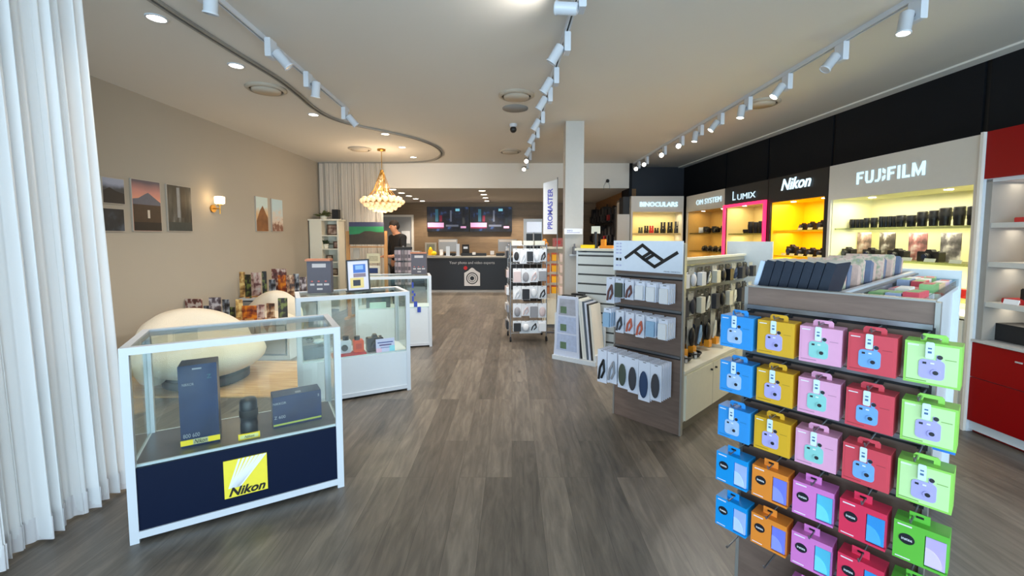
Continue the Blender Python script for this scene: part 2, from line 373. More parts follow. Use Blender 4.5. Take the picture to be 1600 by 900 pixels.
mbh = MB(); hemrows = drape(front_path, 640, .015, HC - .03, .027, 33, cm, .12, 3)
n1 = 641; vv = []; ff = []
for i in range(n1):
    a = hemrows.v[i]; b = hemrows.v[n1 + i]; t = .115 / (b[2] - a[2]) if b[2] > a[2] else 0
    for q in (0, t): vv.append((a[0] + .003 + (b[0] - a[0]) * q, a[1], a[2] + (b[2] - a[2]) * q))
for i in range(n1 - 1): ff.append((2 * i, 2 * i + 2, 2 * i + 3, 2 * i + 1))
mbh.add(vv, ff, 0, True); mbh.build('hem', hm, cur)
def back_path(u): return Vector((-3.9 + u * 1.3, 8.72, 0)), Vector((0, 1, 0)), Vector((1, 0, 0))
cb = curtain_mat('cream_sheer', (206, 200, 190), .05)
o = drape(back_path, 240, .02, HC - .03, .014, 15, cb, 0, 5).build('curtain', cb)
tag(o, 'cream pleated curtain across the far left corner behind the bookcase', 'curtain')
# ------------------------------------------------------------------ ceiling fittings
def downlight(p, z, label, group, r=.055):
    t = thing('downlight', label, 'ceiling light', (p[0], p[1], z), 0, group)
    MB().lathe([(r + .012, 0), (r + .012, -.006), (r, -.008), (r, 0)], n=20).build('rim', white_metal, t)
    MB().lathe([(r, -.003), (.001, -.004)], n=20).build('lens', lens_glow, t)
    return t
DL = [((-2.44, 3.05), 'recessed downlight nearest the sheer front curtain'), ((-2.42, 3.87), 'recessed downlight beside the round grille over the lounge'), ((-2.44, 5.38), 'recessed downlight in the lounge ceiling where the curtain rail bends'),
      ((-1.85, 6.37), 'recessed downlight just in front of the chandelier rose'), ((-1.84, 7.3), 'recessed downlight directly right of the chandelier rose'), ((-1.86, 8.2), 'recessed downlight behind the chandelier near the white bulkhead')]
for p, l in DL:
    downlight(p, HC, l, 'downlights over the lounge')
    lamp('downlight_beam', 'SPOT', (p[0], p[1], HC - .03), 42, (1, .84, .66), (0, 0, 0), spot_size=R(120), spot_blend=.8, shadow_soft_size=.06)
BL = [(-2.506, 9.1), (-2.507, 9.8), (-2.509, 10.529), (-2.518, 11.3), (-2.493, 12.0)]; BR = [(-.65, 9.366), (-.665, 10.2), (-.68, 11.04), (-.70, 12.0)]
for i, p in enumerate(BL):
    downlight(p, ZL, f'{ORD[i]} small downlight from the front in the left back-room row', 'back room downlights, left row', .075)
for i, p in enumerate(BR):
    downlight(p, ZL, f'{ORD[i]} small downlight from the front in the middle back-room row', 'back room downlights, middle row', .075)
for p in (BL[0], BL[2], BL[4], BR[0], BR[2], BR[3], (1.2, 10.4), (.2, 12.0)):
    lamp('back_room_beam', 'SPOT', (p[0], p[1], ZL - .03), 105, (1, .86, .70), (0, 0, 0), spot_size=R(125), spot_blend=.7, shadow_soft_size=.06)

def vent(px, py, r, label):
    p = atz(px, py, HC)
    t = thing('ceiling_vent', label, 'ceiling vent', (p.x, p.y, HC), 0, 'round ceiling vents')
    MB().lathe([(r, 0), (r, -.012), (r * .86, -.03), (r * .82, -.028), (r * .84, 0)], n=36).build('ring', mat('vent_beige', (178, 168, 152), .6), t)
    MB().lathe([(r * .72, -.012), (r * .70, -.034), (.001, -.036)], n=36).build('disc', mat('vent_disc', (190, 180, 164), .6), t)
    MB().lathe([(r * .83, -.002), (r * .7, -.004)], n=36).build('gap', mat('vent_gap', (70, 62, 54), .8), t)
vent(416, 138, .19, 'round air vent by the curved rail over the lounge'); vent(807, 148, .19, 'round air vent left of the middle light track')
vent(1190, 160, .19, 'round air vent right of the right light track'); vent(562, 232, .19, 'round air vent left of the chandelier'); vent(797, 236, .19, 'round air vent close to the back bulkhead')
p = atz(805, 169, HC); o = MB().lathe([(.15, 0), (.15, -.008), (.001, -.01)], n=36).build('ceiling_speaker', mat('speaker_grille', (142, 142, 140), .7, noise=.2, nscale=300))
o.location = (p.x, p.y, HC); tag(o, 'flat grey round speaker behind the middle air vent', 'speaker')
p = atz(802, 194, HC); t = thing('dome_camera', 'small dark security camera hanging from the ceiling by the middle track', 'camera', (p.x, p.y, HC))
MB().lathe([(.05, 0), (.05, -.03), (.03, -.04)]).build('mount', white_metal, t); MB().ball((0, 0, -.07), .045).build('dome', black, t)
def track(x0, y0, x1, y1, label):
    a = math.atan2(y1 - y0, x1 - x0); L = math.hypot(x1 - x0, y1 - y0)
    t = thing('track_rail', label, 'light track', (x0, y0, HC), a, 'white lighting tracks')
    MB().box(0, L, -.018, -.006, -.035, 0).box(0, L, .006, .018, -.035, 0).box(0, L, -.006, .006, -.012, 0).build('rail', white_metal, t)
    MB().box(.01, L - .01, -.005, .005, -.02, -.012).build('slot', mat('slot_black', (30, 30, 30), .6), t)
track(-1.72, -.4, -1.93, 5.15, 'white lighting track on the left, beside the lounge')
track(.46, -.4, .29, 9.3 - .5, 'white lighting track down the middle of the shop')
track(2.53, -.4, 2.47, 8.8, 'white lighting track along the brand display wall')
def head(x, y, tgt, label, lit, energy=0, col=(1, .95, .88), side=-1):
    t = thing('track_spotlight', label, 'spotlight', (x, y, HC - .03), 0, 'track spotlights')
    MB().box(-.022, .022, -.045, .045, -.14, -.005, ch=.005).build('driver_box', white_metal, t)
    d = (Vector(tgt) - Vector((x, y, 2.72))).normalized(); c = Vector((side * .07, 0, -.13))
    MB().cyl((0, 0, -.1), (c.x * .6, 0, -.105), .012).build('swivel', grey, t)
    a = c - d * .07; b = c + d * .08
    MB().lathe([(.026, -.05), (.036, -.042), (.036, .075), (.041, .078), (.041, .087), (.034, .087), (.032, .06)], c=c, n=20, axis=d).build('lamp_head', white_metal, t)
    MB().lathe([(.0335, .083), (.001, .082)], c=c, n=20, axis=d).build('lens', lens_glow if lit else mat('lens_unlit', (200, 205, 210), .1), t)
    if energy:
        lo = lamp('track_beam', 'SPOT', Vector((x, y, HC - .03)) + c + d * .1, energy, col, spot_size=R(140), spot_blend=1.0, shadow_soft_size=.045)
        lo.rotation_euler = d.to_track_quat('-Z', 'Y').to_euler()
LH = [(-1.76, 2.5), (-1.80, 3.3), (-1.83, 3.95), (-1.91, 5.0)]
for i, (x, y) in enumerate(LH): head(x, y, ((x - .3, y + .3, 1.2) if i % 2 == 0 else (x + 1.2, y + .6, 1.2)), f'{ORD[i]} white spotlight from the front on the left track', i == 2, 40, (1, .9, .78), side=1)
CHs = [2.62, 3.21, 3.86, 4.36, 5.17, 5.92, 6.8, 7.6, 8.5]
for i, y in enumerate(CHs): head(.41 - .018 * (y - 2.6), y, (-.5, 2.95, 2.93) if i == 0 else (-.7, y + .4, 1.0) if i < 7 else (.2, y - 3, 1.3), f'{ORD[i]} white spotlight from the front on the middle track', i >= 7, 13 if i == 0 else 76 if i in (3, 4, 5, 6) else 0)
x_ = lambda y: 2.51
RHs = [2.75, 3.36, 4.0, 4.64, 5.23, 5.77, 6.4, 7.1, 8.0, 8.5]
for i, y in enumerate(RHs): head(2.51 - .005 * (y - 2.6), y, (x_(y) - .25, y - .05, 1.2) if i in (0, 3, 5) else (x_(y) - 1.1, y + .1, 1.2) if i < 6 else (2.2, y - 4, 1.4), f'{ORD[i]} white spotlight from the front on the right track', i != 1, (34, 0, 52, 66, 66, 66)[i] if i < 6 else 0)

# ------------------------------------------------------------------ chandelier
ct = thing('chandelier', 'gold bubble chandelier with a low dome of glowing globes over the lounge', 'chandelier', (-2.24, 7.47, 0))
MB().lathe([(.001, HC), (.07, HC), (.07, HC - .03), (.02, HC - .04)], n=20).build('canopy', brass, ct)
MB().cyl((0, 0, HC - .03), (0, 0, 2.62), .006).build('cord', brass, ct)
mb = MB().lathe([(.02, 2.60), (.03, 2.585), (.03, 2.56), (.001, 2.55)], n=12)
for k in range(14):
    a = 2 * math.pi * k / 14
    for rr, z1 in ((.17, 2.14), (.34, 2.12)): mb.tube([(.02 * math.cos(a), .02 * math.sin(a), 2.58), (rr * .42 * math.cos(a), rr * .42 * math.sin(a), 2.32 - rr * .2), (rr * math.cos(a), rr * math.sin(a), z1 - rr * .3)], .004, 5)
for rr, z in ((.34, 2.03), (.22, 2.06)): mb.lathe([(rr, z), (rr + .008, z + .008), (rr, z + .016)], n=32)
mb.build('frame', brass, ct)
gm = mat('glowing_globe', (248, 212, 162), .25, emit=.6, noise=.12, nscale=9)
rnd = random.Random(4); n = 0
for ring, (rr, z, cnt) in enumerate(((.345, 2.06, 22), (.285, 2.01, 18), (.215, 1.96, 14), (.14, 1.925, 9), (.05, 1.91, 3), (.30, 2.10, 14), (.2, 2.12, 10))):
    for k in range(cnt):
        a = 2 * math.pi * (k + .5 * ring) / cnt
        MB().ball((rr * math.cos(a), rr * math.sin(a), z + rnd.uniform(-.012, .012)), rnd.uniform(.033, .043), n=12, k=8).build('globe', gm, ct)
rnd = random.Random(9)
for k in range(36):
    a = rnd.uniform(0, 6.28); z = rnd.uniform(2.15, 2.5); rr = .02 + (2.5 - z) * .24
    MB().ball((rr * math.cos(a), rr * math.sin(a), z), .02, n=8, k=6).build('crystal', mat('amber_glass', (236, 212, 168), .2, emit=.3), ct)
lamp('chandelier_glow', 'POINT', (-2.24, 7.47, 2.25), 34, (1, .76, .5), shadow_soft_size=.3)
lamp('chandelier_downlight', 'POINT', (-2.24, 7.47, 1.75), 20, (1, .72, .42), shadow_soft_size=.25)

# ------------------------------------------------------------------ left wall: prints and sconce
def wall_print(pxs, label, matr, extra=None, group='framed photographs on the beige wall'):
    a = atx(pxs[0], pxs[1], -3.93); b = atx(pxs[2], pxs[3], -3.93)
    y0, y1, z1, z0 = a.y, b.y, a.z, b.z
    t = thing('framed_print', label, 'picture', (-3.93, y0, z0), R(90), group)   # local x runs along the wall, away from the viewer
    W, H = y1 - y0, z1 - z0
    MB().box(0, W, -.02, -.001, 0, .006).box(0, W, -.02, -.001, H - .006, H).box(0, .006, -.02, -.001, .006, H - .006).box(W - .006, W, -.02, -.001, .006, H - .006).build('frame', mat('print_edge', (176, 168, 156), .5), t)
    p = MB().box(.006, W - .006, -.0205, -.002, .006, H - .006)
    mats = [matr]
    if extra: mats += extra(p, W, H)
    p.build('photograph', mats, t)
def hills(c, prof, z0=.008, y=-.0205):
    def fn(p, W, H):
        p.prism([(.008, z0)] + [(.008 + u * (W - .016), v * H) for u, v in prof] + [(W - .008, z0)], y, y - .0006, 1); return [mat('print_tone_%d_%d_%d' % c, c, .5, noise=.5, nscale=9)]
    return fn
wall_print((155, 275, 193, 320), 'dark lake photograph with pale sky, upper of the stacked pair by the curtain', ramp_mat('pic_lake', ((.3, (20, 22, 26)), (.5, (60, 66, 74)), (.62, (150, 158, 178))), 5, mixz=.65, zr=(0, .3)), hills((26, 26, 28), ((0, .5), (.3, .62), (.6, .5), (1, .42))))
wall_print((155, 324, 193, 362), 'near-black shoreline photograph, lower of the stacked pair by the curtain', ramp_mat('pic_shore', ((.3, (10, 14, 18)), (.55, (28, 36, 44)), (.7, (60, 72, 86))), 7))
def sunset(p, W, H):
    p.prism([(.008, .5 * H)] + [(.008 + u * (W - .016), v * H) for u, v in ((0, .62), (.2, .64), (.42, .72), (.55, .76), (.7, .7), (1, .58))] + [(W - .008, .5 * H)], -.0205, -.0212, 1)
    p.box(.008, W - .008, -.0216, -.0205, .008, .52 * H, 2); p.box(W * .5, W * .58, -.0222, -.0216, .26 * H, .42 * H, 3); p.box(.008, W - .008, -.0224, -.0216, .008, .18 * H, 4)
    return [mat('mountain_slate', (92, 94, 106), .5, noise=.1), mat('field_brown', (58, 42, 28), .5, noise=.4, nscale=14), mat('door_light', (200, 190, 175), .5), mat('foreground_black', (18, 14, 12), .5)]
wall_print((201, 278, 251, 362), 'sunset photograph of a volcano over a small lit hut', ramp_mat('pic_sunset', ((.35, (225, 150, 120)), (.6, (190, 130, 120)), (.8, (90, 80, 90))), 3, mixz=.8, zr=(.2, .56)), sunset)
def falls(p, W, H):
    p.box(W * .38, W * .5, -.0212, -.0205, .3 * H, .95 * H, 1); p.box(.008, W - .008, -.0214, -.0205, .008, .2 * H, 2); p.box(W * .55, W * .72, -.0216, -.0205, .3 * H, .97 * H, 3)
    return [mat('mist_grey', (130, 134, 136), .5, noise=.3, nscale=12), mat('pool_teal', (40, 50, 50), .5, noise=.3), mat('trunk_dark', (44, 38, 30), .5, noise=.3)]
wall_print((257, 287, 299, 362), 'dark forest waterfall photograph, rightmost of the large prints', ramp_mat('pic_forest', ((.35, (30, 32, 28)), (.55, (62, 62, 56)), (.75, (110, 112, 110))), 6, stretch=(3, 1, .5)), falls)
wall_print((397, 306, 418, 362), 'warm field portrait print right of the wall lamp', ramp_mat('pic_field', ((.3, (176, 112, 60)), (.45, (206, 170, 124)), (.6, (190, 208, 206))), 5, mixz=.6, zr=(0, .56)), hills((128, 84, 48), ((0, .3), (.3, .6), (.55, .75), (.8, .55), (1, .4))))
wall_print((422, 310, 441, 362), 'pale blue and rust cotton-field print nearest the corner', ramp_mat('pic_cotton', ((.3, (130, 90, 72)), (.42, (206, 190, 174)), (.6, (176, 200, 208))), 14, mixz=.5, zr=(0, .54)))
sc = thing('wall_sconce', 'brass wall lamp with a small glowing glass shade on the beige wall', 'wall lamp', (-3.93, 5.66, 1.84))
MB().cyl((0, 0, -.02), (.02, 0, -.02), .05, n=20).build('backplate', brass, sc)
MB().tube([(.02, 0, -.02), (.1, 0, -.02), (.1, 0, .02)], .008).cyl((.1, 0, .02), (.1, 0, .035), .03).cyl((.1, 0, -.09), (.1, 0, -.02), .007).build('arm', brass, sc)
MB().lathe([(.035, .035), (.058, .045), (.062, .12), (.055, .135), (.03, .14), (.001, .14)], c=(.1, 0, 0), n=20).build('shade', mat('opal_shade', (255, 226, 176), .4, emit=3.2), sc)
lamp('sconce_glow', 'POINT', (-3.79, 5.62, 1.93), 3.2, (1, .66, .32), shadow_soft_size=.06)

# ------------------------------------------------------------------ glass showcases
GL = glass()
def showcase(fr, W, D, H, zd, label, panel, deck, W0=.035, logo=None):
    t = thing('glass_showcase', label, 'display case', fr.o, fr.ang, 'white framed glass showcases'); b = W0
    for x in (0, W - b):
        for y in (0, D - b): MB().box(x, x + b, y, y + b, 0, H).build('post', white_metal, t)
    MB().box(b, W - b, 0, b, H - b, H).box(b, W - b, D - b, D, H - b, H).box(0, b, b, D - b, H - b, H).box(W - b, W, b, D - b, H - b, H).build('top_frame', white_metal, t)
    MB().box(b, W - b, 0, .02, .02, .055).box(b, W - b, D - .02, D, .02, .055).box(0, .02, b, D - b, .02, .055).box(W - .02, W, b, D - b, .02, .055).build('bottom_rail', white_metal, t)
    MB().box(b, W - b, .008, .022, .055, zd).box(b, W - b, D - .022, D - .008, .055, zd, 1).box(.008, .022, b, D - b, .055, zd, 1).box(W - .022, W - .008, b, D - b, .055, zd, 1).build('base_panel', [panel, white_lam], t)
    MB().box(.022, W - .022, .022, D - .022, zd - .018, zd).build('deck', deck, t)
    MB().box(.022, W - .022, .024, .034, zd, zd + .012).build('deck_edge', white_metal, t)
    MB().box(b, W - b, .014, .018, zd, H - b).box(b, W - b, D - .018, D - .014, zd, H - b).box(.014, .018, b, D - b, zd, H - b).box(W - .018, W - .014, b, D - b, zd, H - b).build('side_glass', GL, t)
    MB().box(b, W - b, b, D - b, H - .012, H - .006).build('top_glass', GL, t)
    return t
C1 = Frame((-1.796, 1.924), 30.4)
s1 = showcase(C1, .951, .48, .94, .36, 'glass showcase with navy base panel and yellow logo, nearest the curtain', navy, mat('deck_grey', (92, 90, 98), .25))
mb = MB().box(.375, .568, .002, .0085, .105, .303, 0)
for k in range(7): # pale rays fanning over the yellow badge
    a0 = .02 + k * .0185; wdt = .009 + .0012 * k
    mb.prism([(.385 + a0 * .35, .155), (.385 + a0 * .35 + wdt, .155), (min(.567, .42 + a0 * 1.02 + wdt), .302), (.42 + a0 * 1.02, .302)], .0012, .002, 1)
mb.text('Nikon', .062, .472, .0015, .132, 2, shear=.35, bold=.0018, width=.165)
mb.build('logo_badge', [mat('badge_yellow', (236, 218, 60), .45), mat('ray_white', (232, 234, 236), .4), black], s1)
navy_box = ramp_mat('lens_box_navy', ((.3, (10, 26, 56)), (.7, (16, 48, 96))), 3, rough=.3)
# tall lens carton
t = thing('lens_carton', 'tall dark lens carton with yellow foot band in the navy showcase', 'box', C1.w(.19, .14, .36), C1.ang)
mb = MB().box(0, .165, 0, .13, 0, .43, ch=.003).text('NIKKOR', .02, .04, -.001, .33, 1, width=.05).text('800 600', .03, .045, -.001, .06, 1, width=.07).text('Z', .03, .13, -.001, .36, 2).box(.06, .1, -.001, 0, .405, .413, 1)
mb.build('carton', [navy_box, textgrey, mat('teal_print', (40, 96, 110), .4)], t)
MB().box(-.002, .05, -.004, -.001, .012, .04).box(.115, .167, -.004, -.001, .012, .04).box(.05, .115, -.003, -.001, .012, .04, 1).text('Nikon', .03, .082, -.0045, .026, 2, shear=.3, width=.055).build('foot_band', [yellow, mat('band_silver', (190, 184, 140), .4), black], t)
t = thing('camera_lens', 'short black lens standing between the two cartons in the navy showcase', 'camera lens', C1.w(.49, .15, .36), C1.ang)
MB().lathe([(.001, 0), (.04, 0), (.042, .005), (.042, .07), (.04, .075), (.04, .1), (.043, .105), (.043, .15), (.042, .19), (.036, .205), (.001, .207)], n=28).build('barrel', mat('lens_black', (16, 24, 34), .35), t)
MB().lathe([(.0435, .11), (.045, .113), (.045, .143), (.0435, .146)], n=28).build('focus_ring', blackm, t)
MB().box(-.05, .05, -.06, -.052, 0, .032).box(-.042, .042, -.061, -.06, .006, .026, 1).text('Nikon', .018, 0, -.0615, .016, 2, shear=.3).build('price_stand', [yellow, mat('label_cream', (226, 220, 150), .5), black], t)
t = thing('lens_carton', 'long low lens carton with a thin yellow stripe in the navy showcase', 'box', C1.w(.605, .16, .36), C1.ang + R(3))
mb = MB().box(0, .255, 0, .12, 0, .18, ch=.003).box(.002, .253, -.001, 0, .012, .022, 1).text('NIKKOR', .018, .035, -.001, .14, 2).text('Z 600', .024, .035, -.001, .06, 2).text('S', .02, .24, -.001, .15, 2).box(.12, .15, .02, .05, .18, .181, 2)
mb.build('carton', [navy_box, mat('stripe_olive', (170, 178, 70), .5), textgrey], t)

C2 = Frame((-1.799, 3.544), 28)
s2 = showcase(C2, .95, .48, .94, .375, 'plain white glass showcase in the middle of the row, with cameras inside', white_lam, white_lam)
C3 = Frame((-1.98, 5.37), 14)
s3 = showcase(C3, .95, .45, .94, .52, 'farthest glass showcase with blue pixel stickers on its corner', white_lam, white_lam)
mb = MB()
x0 = .70
for (i, j) in ((0, 0), (0, 1), (0, 5), (0, 6), (1, 7), (1, 8), (2, 8), (2, 7), (3, 9), (4, 9), (3, 10), (4, 10), (0, 3), (1, 4)):
    mb.box(x0 + i * .022, x0 + i * .022 + .022, -.003, .0, .86 - j * .036 - .036, .86 - j * .036)
mb.build('pixel_sticker', mat('sticker_blue', (42, 66, 168), .5), s3)
# compact action cameras and goods in showcase 2
def small_camera(name, label, fr, x, y, z, w, h, d, body, lensr=.3, group=None, ang=0, hump=True, cat='camera', metal=None):
    t = thing(name, label, cat, fr.w(x, y, z), fr.ang + ang, group)
    MB().box(0, w, 0, d, 0, h, ch=min(w, h) * .08).build('body', body, t)
    MB().cyl((w * .5, 0, h * .47), (w * .5, -d * .55, h * .47), h * lensr, n=20).cyl((w * .5, -d * .55, h * .47), (w * .5, -d * .6, h * .47), h * lensr * .8, h * lensr * .75, n=20, m=1).build('lens', [black, mat('front_glass', (40, 46, 70), .05)], t)
    if hump: MB().prism([(w * .33, h), (w * .67, h), (w * .6, h * 1.22), (w * .4, h * 1.22)], d * .1, d * .8).build('viewfinder_hump', body, t)
    MB().cyl((w * .84, d * .5, h), (w * .84, d * .5, h * 1.07), h * .1).build('dial', metal or black, t)
    return t
def pack(fr, x, y, z, w, h, d, c, label, txt=None, name='carton', group=None, tc=None, cat='box', ang=0):
    t = thing(name, label, cat, fr.w(x, y, z), fr.ang + ang, group)
    mb = MB().box(0, w, 0, d, 0, h, ch=.002)
    mats = [c, tc or white_paper]
    if txt: mb.text(txt, min(h * .28, w * .5), w / 2, -.001, h * .62, 1, width=w * .7)
    mb.build('box_body', mats, t); return t
orange = mat('orange_plastic', (226, 78, 28), .45)
t = thing('instant_camera', 'white boxy camera left of the orange camera in the middle showcase', 'camera', C2.w(.32, .1, .40), C2.ang)
MB().box(0, .12, 0, .07, 0, .115, ch=.012).build('body', white_metal, t); MB().cyl((.06, 0, .05), (.06, -.02, .05), .028).build('lens', black, t); MB().cyl((.075, .03, .115), (.075, .03, .15), .026).build('finder', blackm, t)
t = thing('action_camera', 'bright orange camera with black cap on a red tray in the middle showcase', 'camera', C2.w(.455, .08, .40), C2.ang)
MB().box(0, .09, 0, .07, 0, .11, ch=.01).build('body', orange, t); MB().cyl((.035, .03, .11), (.035, .03, .145), .024).build('cap', black, t); MB().box(.02, .07, -.002, 0, .03, .08).build('front_plate', mat('orange_dark', (196, 58, 20), .4), t)
o = MB().box(0, .29, 0, .12, 0, .024, ch=.004).build('display_tray', red_p); o.location = C2.w(.27, .05, .376); o.rotation_euler = (0, 0, C2.ang); tag(o, 'dark red display tray under the orange camera', 'tray')
small_camera('mirrorless_camera', 'black camera behind the pastel price card in the middle showcase', C2, .58, .13, .376, .15, .13, .08, black)
o = MB().box(0, .17, 0, .006, 0, .13).box(.015, .155, -.001, 0, .09, .10, 1).box(.03, .14, -.001, 0, .065, .078, 2).box(.04, .13, -.001, 0, .045, .05, 1).box(.0, .05, -.001, 0, 0, .045, 3).box(.12, .17, -.001, 0, 0, .06, 4).build('price_card', [mat('card_lilac', (214, 206, 240), .5), navy_blue, mat('card_plum', (90, 60, 130), .5), mat('card_pink', (244, 190, 220), .5), mat('card_cyan', (150, 220, 240), .5)])
o.location = C2.w(.645, .04, .377); o.rotation_euler = (R(-8), 0, C2.ang); tag(o, 'lilac and cyan price card with printed lines in the middle showcase', 'price card')
t = thing('drone', 'small pale folding drone with thin arms at the left of the middle showcase', 'drone', C2.w(.1, .2, .40), C2.ang)
MB().ball((.08, 0, .03), (.05, .035, .025)).build('body', silver, t)
for sx in (-1, 1):
    for sy in (-1, 1):
        MB().tube([(.08, 0, .03), (.08 + sx * .08, sy * .06, .045)], .005).build('arm', silver, t); MB().cyl((.08 + sx * .08, sy * .06, .045), (.08 + sx * .08, sy * .06, .055), .03, n=12).build('rotor', black, t)
o = MB().box(0, .17, 0, .12, 0, .10, ch=.004).build('camera_bag', mat('slate_blue', (44, 66, 84), .7)); o.location = C2.w(.045, .12, .376); o.rotation_euler = (0, 0, C2.ang); o.location.z = .376; tag(o, 'slate blue fabric case under the drone in the middle showcase', 'bag')
bpy.data.objects['drone'].location.z = .48
# goods in the far showcase
pack(C3, .12, .15, .52, .3, .22, .12, mat('dark_grey_carton', (56, 62, 64), .5), 'dark grey carton at the left of the farthest showcase')
pack(C3, .17, .05, .52, .2, .08, .06, mat('mint_card', (196, 222, 214), .5), 'pale mint price card box at the front of the farthest showcase')
small_camera('compact_camera', 'small black camera at the right of the farthest showcase', C3, .5, .2, .52, .11, .07, .05, black)

# ---- signs standing on the showcases
def trade_sign(fr, x, y, label, w=.2, h=.29, lean=0):
    t = thing('tabletop_sign', label, 'sign', fr.w(x, y, .942), fr.ang * .4, 'grey tabletop signs with copper tops')
    mb = MB().box(0, w, 0, .1, 0, h).box(w * .22, w * .8, -.001, 0, h * .80, h * .92, 1)
    for k, (a, b) in enumerate(((.12, .3), (.4, .64), (.7, .92))): mb.box(w * a, w * b, -.001, 0, h * .24, h * .30, 1); mb.box(w * (a + .04), w * (a + .12), -.001, 0, h * .35, h * .39, 2)
    mb.box(w * .4, w * .64, -.001, 0, h * .10, h * .16, 1)
    mb.build('board', [mat('sign_slate', (84, 82, 92), .6), mat('sign_text', (188, 182, 182), .6), mat('sign_coral', (190, 96, 90), .6)], t)
    MB().box(-.012, w * .99, -.012, .112, h, h + .018).build('top_cap', mat('copper_cap', (176, 112, 80), .45, .2), t)
trade_sign(C2, .10, .27, 'grey sign with copper top standing on the middle showcase')
trade_sign(C3, .70, .25, 'grey sign with copper top standing on the farthest showcase', .2, .28)
# tablet style display frame with printed sheet
t = thing('tablet_display', 'black tilted tablet frame with a blue and cream printed sheet on the middle showcase', 'picture frame', C2.w(.43, .22, .942), C2.ang * .4)
t.rotation_euler = (R(-9), R(-3), C2.ang * .4)
MB().box(0, .205, 0, .018, 0, .012).box(0, .205, 0, .018, .283, .295).box(0, .012, 0, .018, .012, .283).box(.193, .205, 0, .018, .012, .283).build('frame', black, t)
mb = MB().box(.012, .193, .006, .016, .012, .283).box(.06, .17, .005, .006, .17, .25, 1).box(.06, .17, .005, .006, .13, .165, 2).box(.03, .15, .0045, .006, .03, .125, 3).box(.055, .12, .004, .0045, .05, .105, 4).box(.08, .15, .004, .005, .2, .24, 5)
mb.build('printed_sheet', [mat('sheet_white', (214, 212, 226), .5), mat('sheet_blue', (58, 106, 186), .5), mat('sheet_mauve', (130, 116, 132), .5), mat('sheet_cream', (222, 200, 130), .5), mat('sheet_ink', (40, 44, 58), .5), mat('sheet_sky', (130, 170, 224), .5)], t)
MB().tube([(.1, .018, .2), (.1, .12, .0)], .006).box(-.01, .215, -.02, .14, -.001, .008).build('foot', black, t)

# ------------------------------------------------------------------ lounge corner: boucle seats, rug, card displays
rugm = ramp_mat('jute_rug', ((.35, (168, 128, 82)), (.65, (206, 172, 124))), 2.2, stretch=(1.2, 26, 1), rough=.85)
o = MB().box(-3.92, -2.06, 3.78, 4.9, 0, .012).build('area_rug', rugm); tag(o, 'woven straw-coloured rug lying under the round boucle seat', 'rug')
def boucle(name):
    m = mat(name, (228, 219, 202), .95, noise=.1, nscale=160, bump=.9); return m
bm_ = boucle('cream_boucle')
def loveseat(loc, ang, W, D, H, label):
    t = thing('boucle_loveseat', label, 'armchair', loc, ang, 'round boucle seats')
    MB().ball((0, -.02, .27), (W / 2 * .98, D / 2, .21), n=32, k=14).build('seat', bm_, t)
    v = []; f = []; N, K = 30, 14
    for i in range(N + 1):
        u = i / N; a = R(8) + u * R(164); hh = .40 + (H - .40) * math.sin(math.pi * u) ** .7; th = .17 * (.6 + .45 * math.sin(math.pi * u) ** .5)
        cx, cy = (W / 2 - .1) * math.cos(a), (D / 2 - .1) * math.sin(a); zc = (hh + .07) / 2; rz = (hh - .07) / 2
        for k in range(K):
            b = 2 * math.pi * k / K; ca, sa = math.cos(b), math.sin(b)
            rr = th * (abs(ca) ** .7) * (1 if ca > 0 else -1); v.append((cx + rr * math.cos(a), cy + rr * math.sin(a), zc + rz * (abs(sa) ** .7) * (1 if sa > 0 else -1)))
    for i in range(N):
        for k in range(K): f.append((i * K + k, (i + 1) * K + k, (i + 1) * K + (k + 1) % K, i * K + (k + 1) % K))
    f += [tuple(range(K)), tuple(range(N * K, N * K + K))]
    mb = MB(); mb.add(v, f, 0, True); mb.build('backrest', bm_, t)
    MB().lathe([(W * .3, 0), (W * .34, .02), (W * .34, .09)], n=28).build('plinth', mat('plinth_dark', (46, 42, 40), .7), t)
loveseat((-3.05, 4.22, .012), R(66), 1.06, .96, .70, 'large cream boucle love seat behind the navy showcase')
loveseat((-3.15, 5.56, 0), R(15), .70, .56, .73, 'smaller cream boucle chair half hidden by the photo card stands')

def drawer_unit(x0, x1, y0, y1, h, label, name='drawer_unit'):
    t = thing(name, label, 'cabinet', (x0, y0, 0))
    W, D = x1 - x0, y1 - y0
    MB().box(0, W, 0, D, h - .03, h).build('top', white_lam, t)
    MB().box(0, .03, 0, D, 0, h - .03).box(W - .03, W, 0, D, 0, h - .03).box(.03, W - .03, D - .02, D, .03, h - .03).box(.03, W - .03, .0, D, .0, .05).build('carcass', white_lam, t)
    n = 3
    for k in range(n):
        a = .04 + k * (W - .08) / n
        d_ = MB().box(a + .01, a + (W - .08) / n - .01, -.004, .012, .07, h - .05).build('drawer', mat('drawer_grey', (150, 150, 150), .5), t)
        MB().box(a + .1, a + .2, -.016, -.004, h * .55, h * .55 + .012).build('handle', steel, d_)
drawer_unit(-3.78, -2.62, 4.98, 5.22, .45, 'low white drawer unit under the front row of photo cards')
drawer_unit(-3.86, -2.72, 6.02, 6.4, .58, 'taller white drawer unit under the back row of photo cards')
photo_cols = [((112, 62, 56), (200, 184, 174), (70, 44, 40)), ((140, 96, 66), (60, 40, 34), (206, 180, 150)), ((104, 92, 98), (196, 190, 196), (54, 42, 48)), ((40, 34, 26), (110, 120, 60), (20, 22, 18)), ((196, 160, 150), (110, 70, 68), (210, 196, 186)), ((190, 146, 84), (230, 200, 130), (120, 84, 44)), ((96, 100, 110), (30, 30, 36), (176, 186, 196)), ((168, 82, 30), (220, 130, 30), (90, 30, 26))]
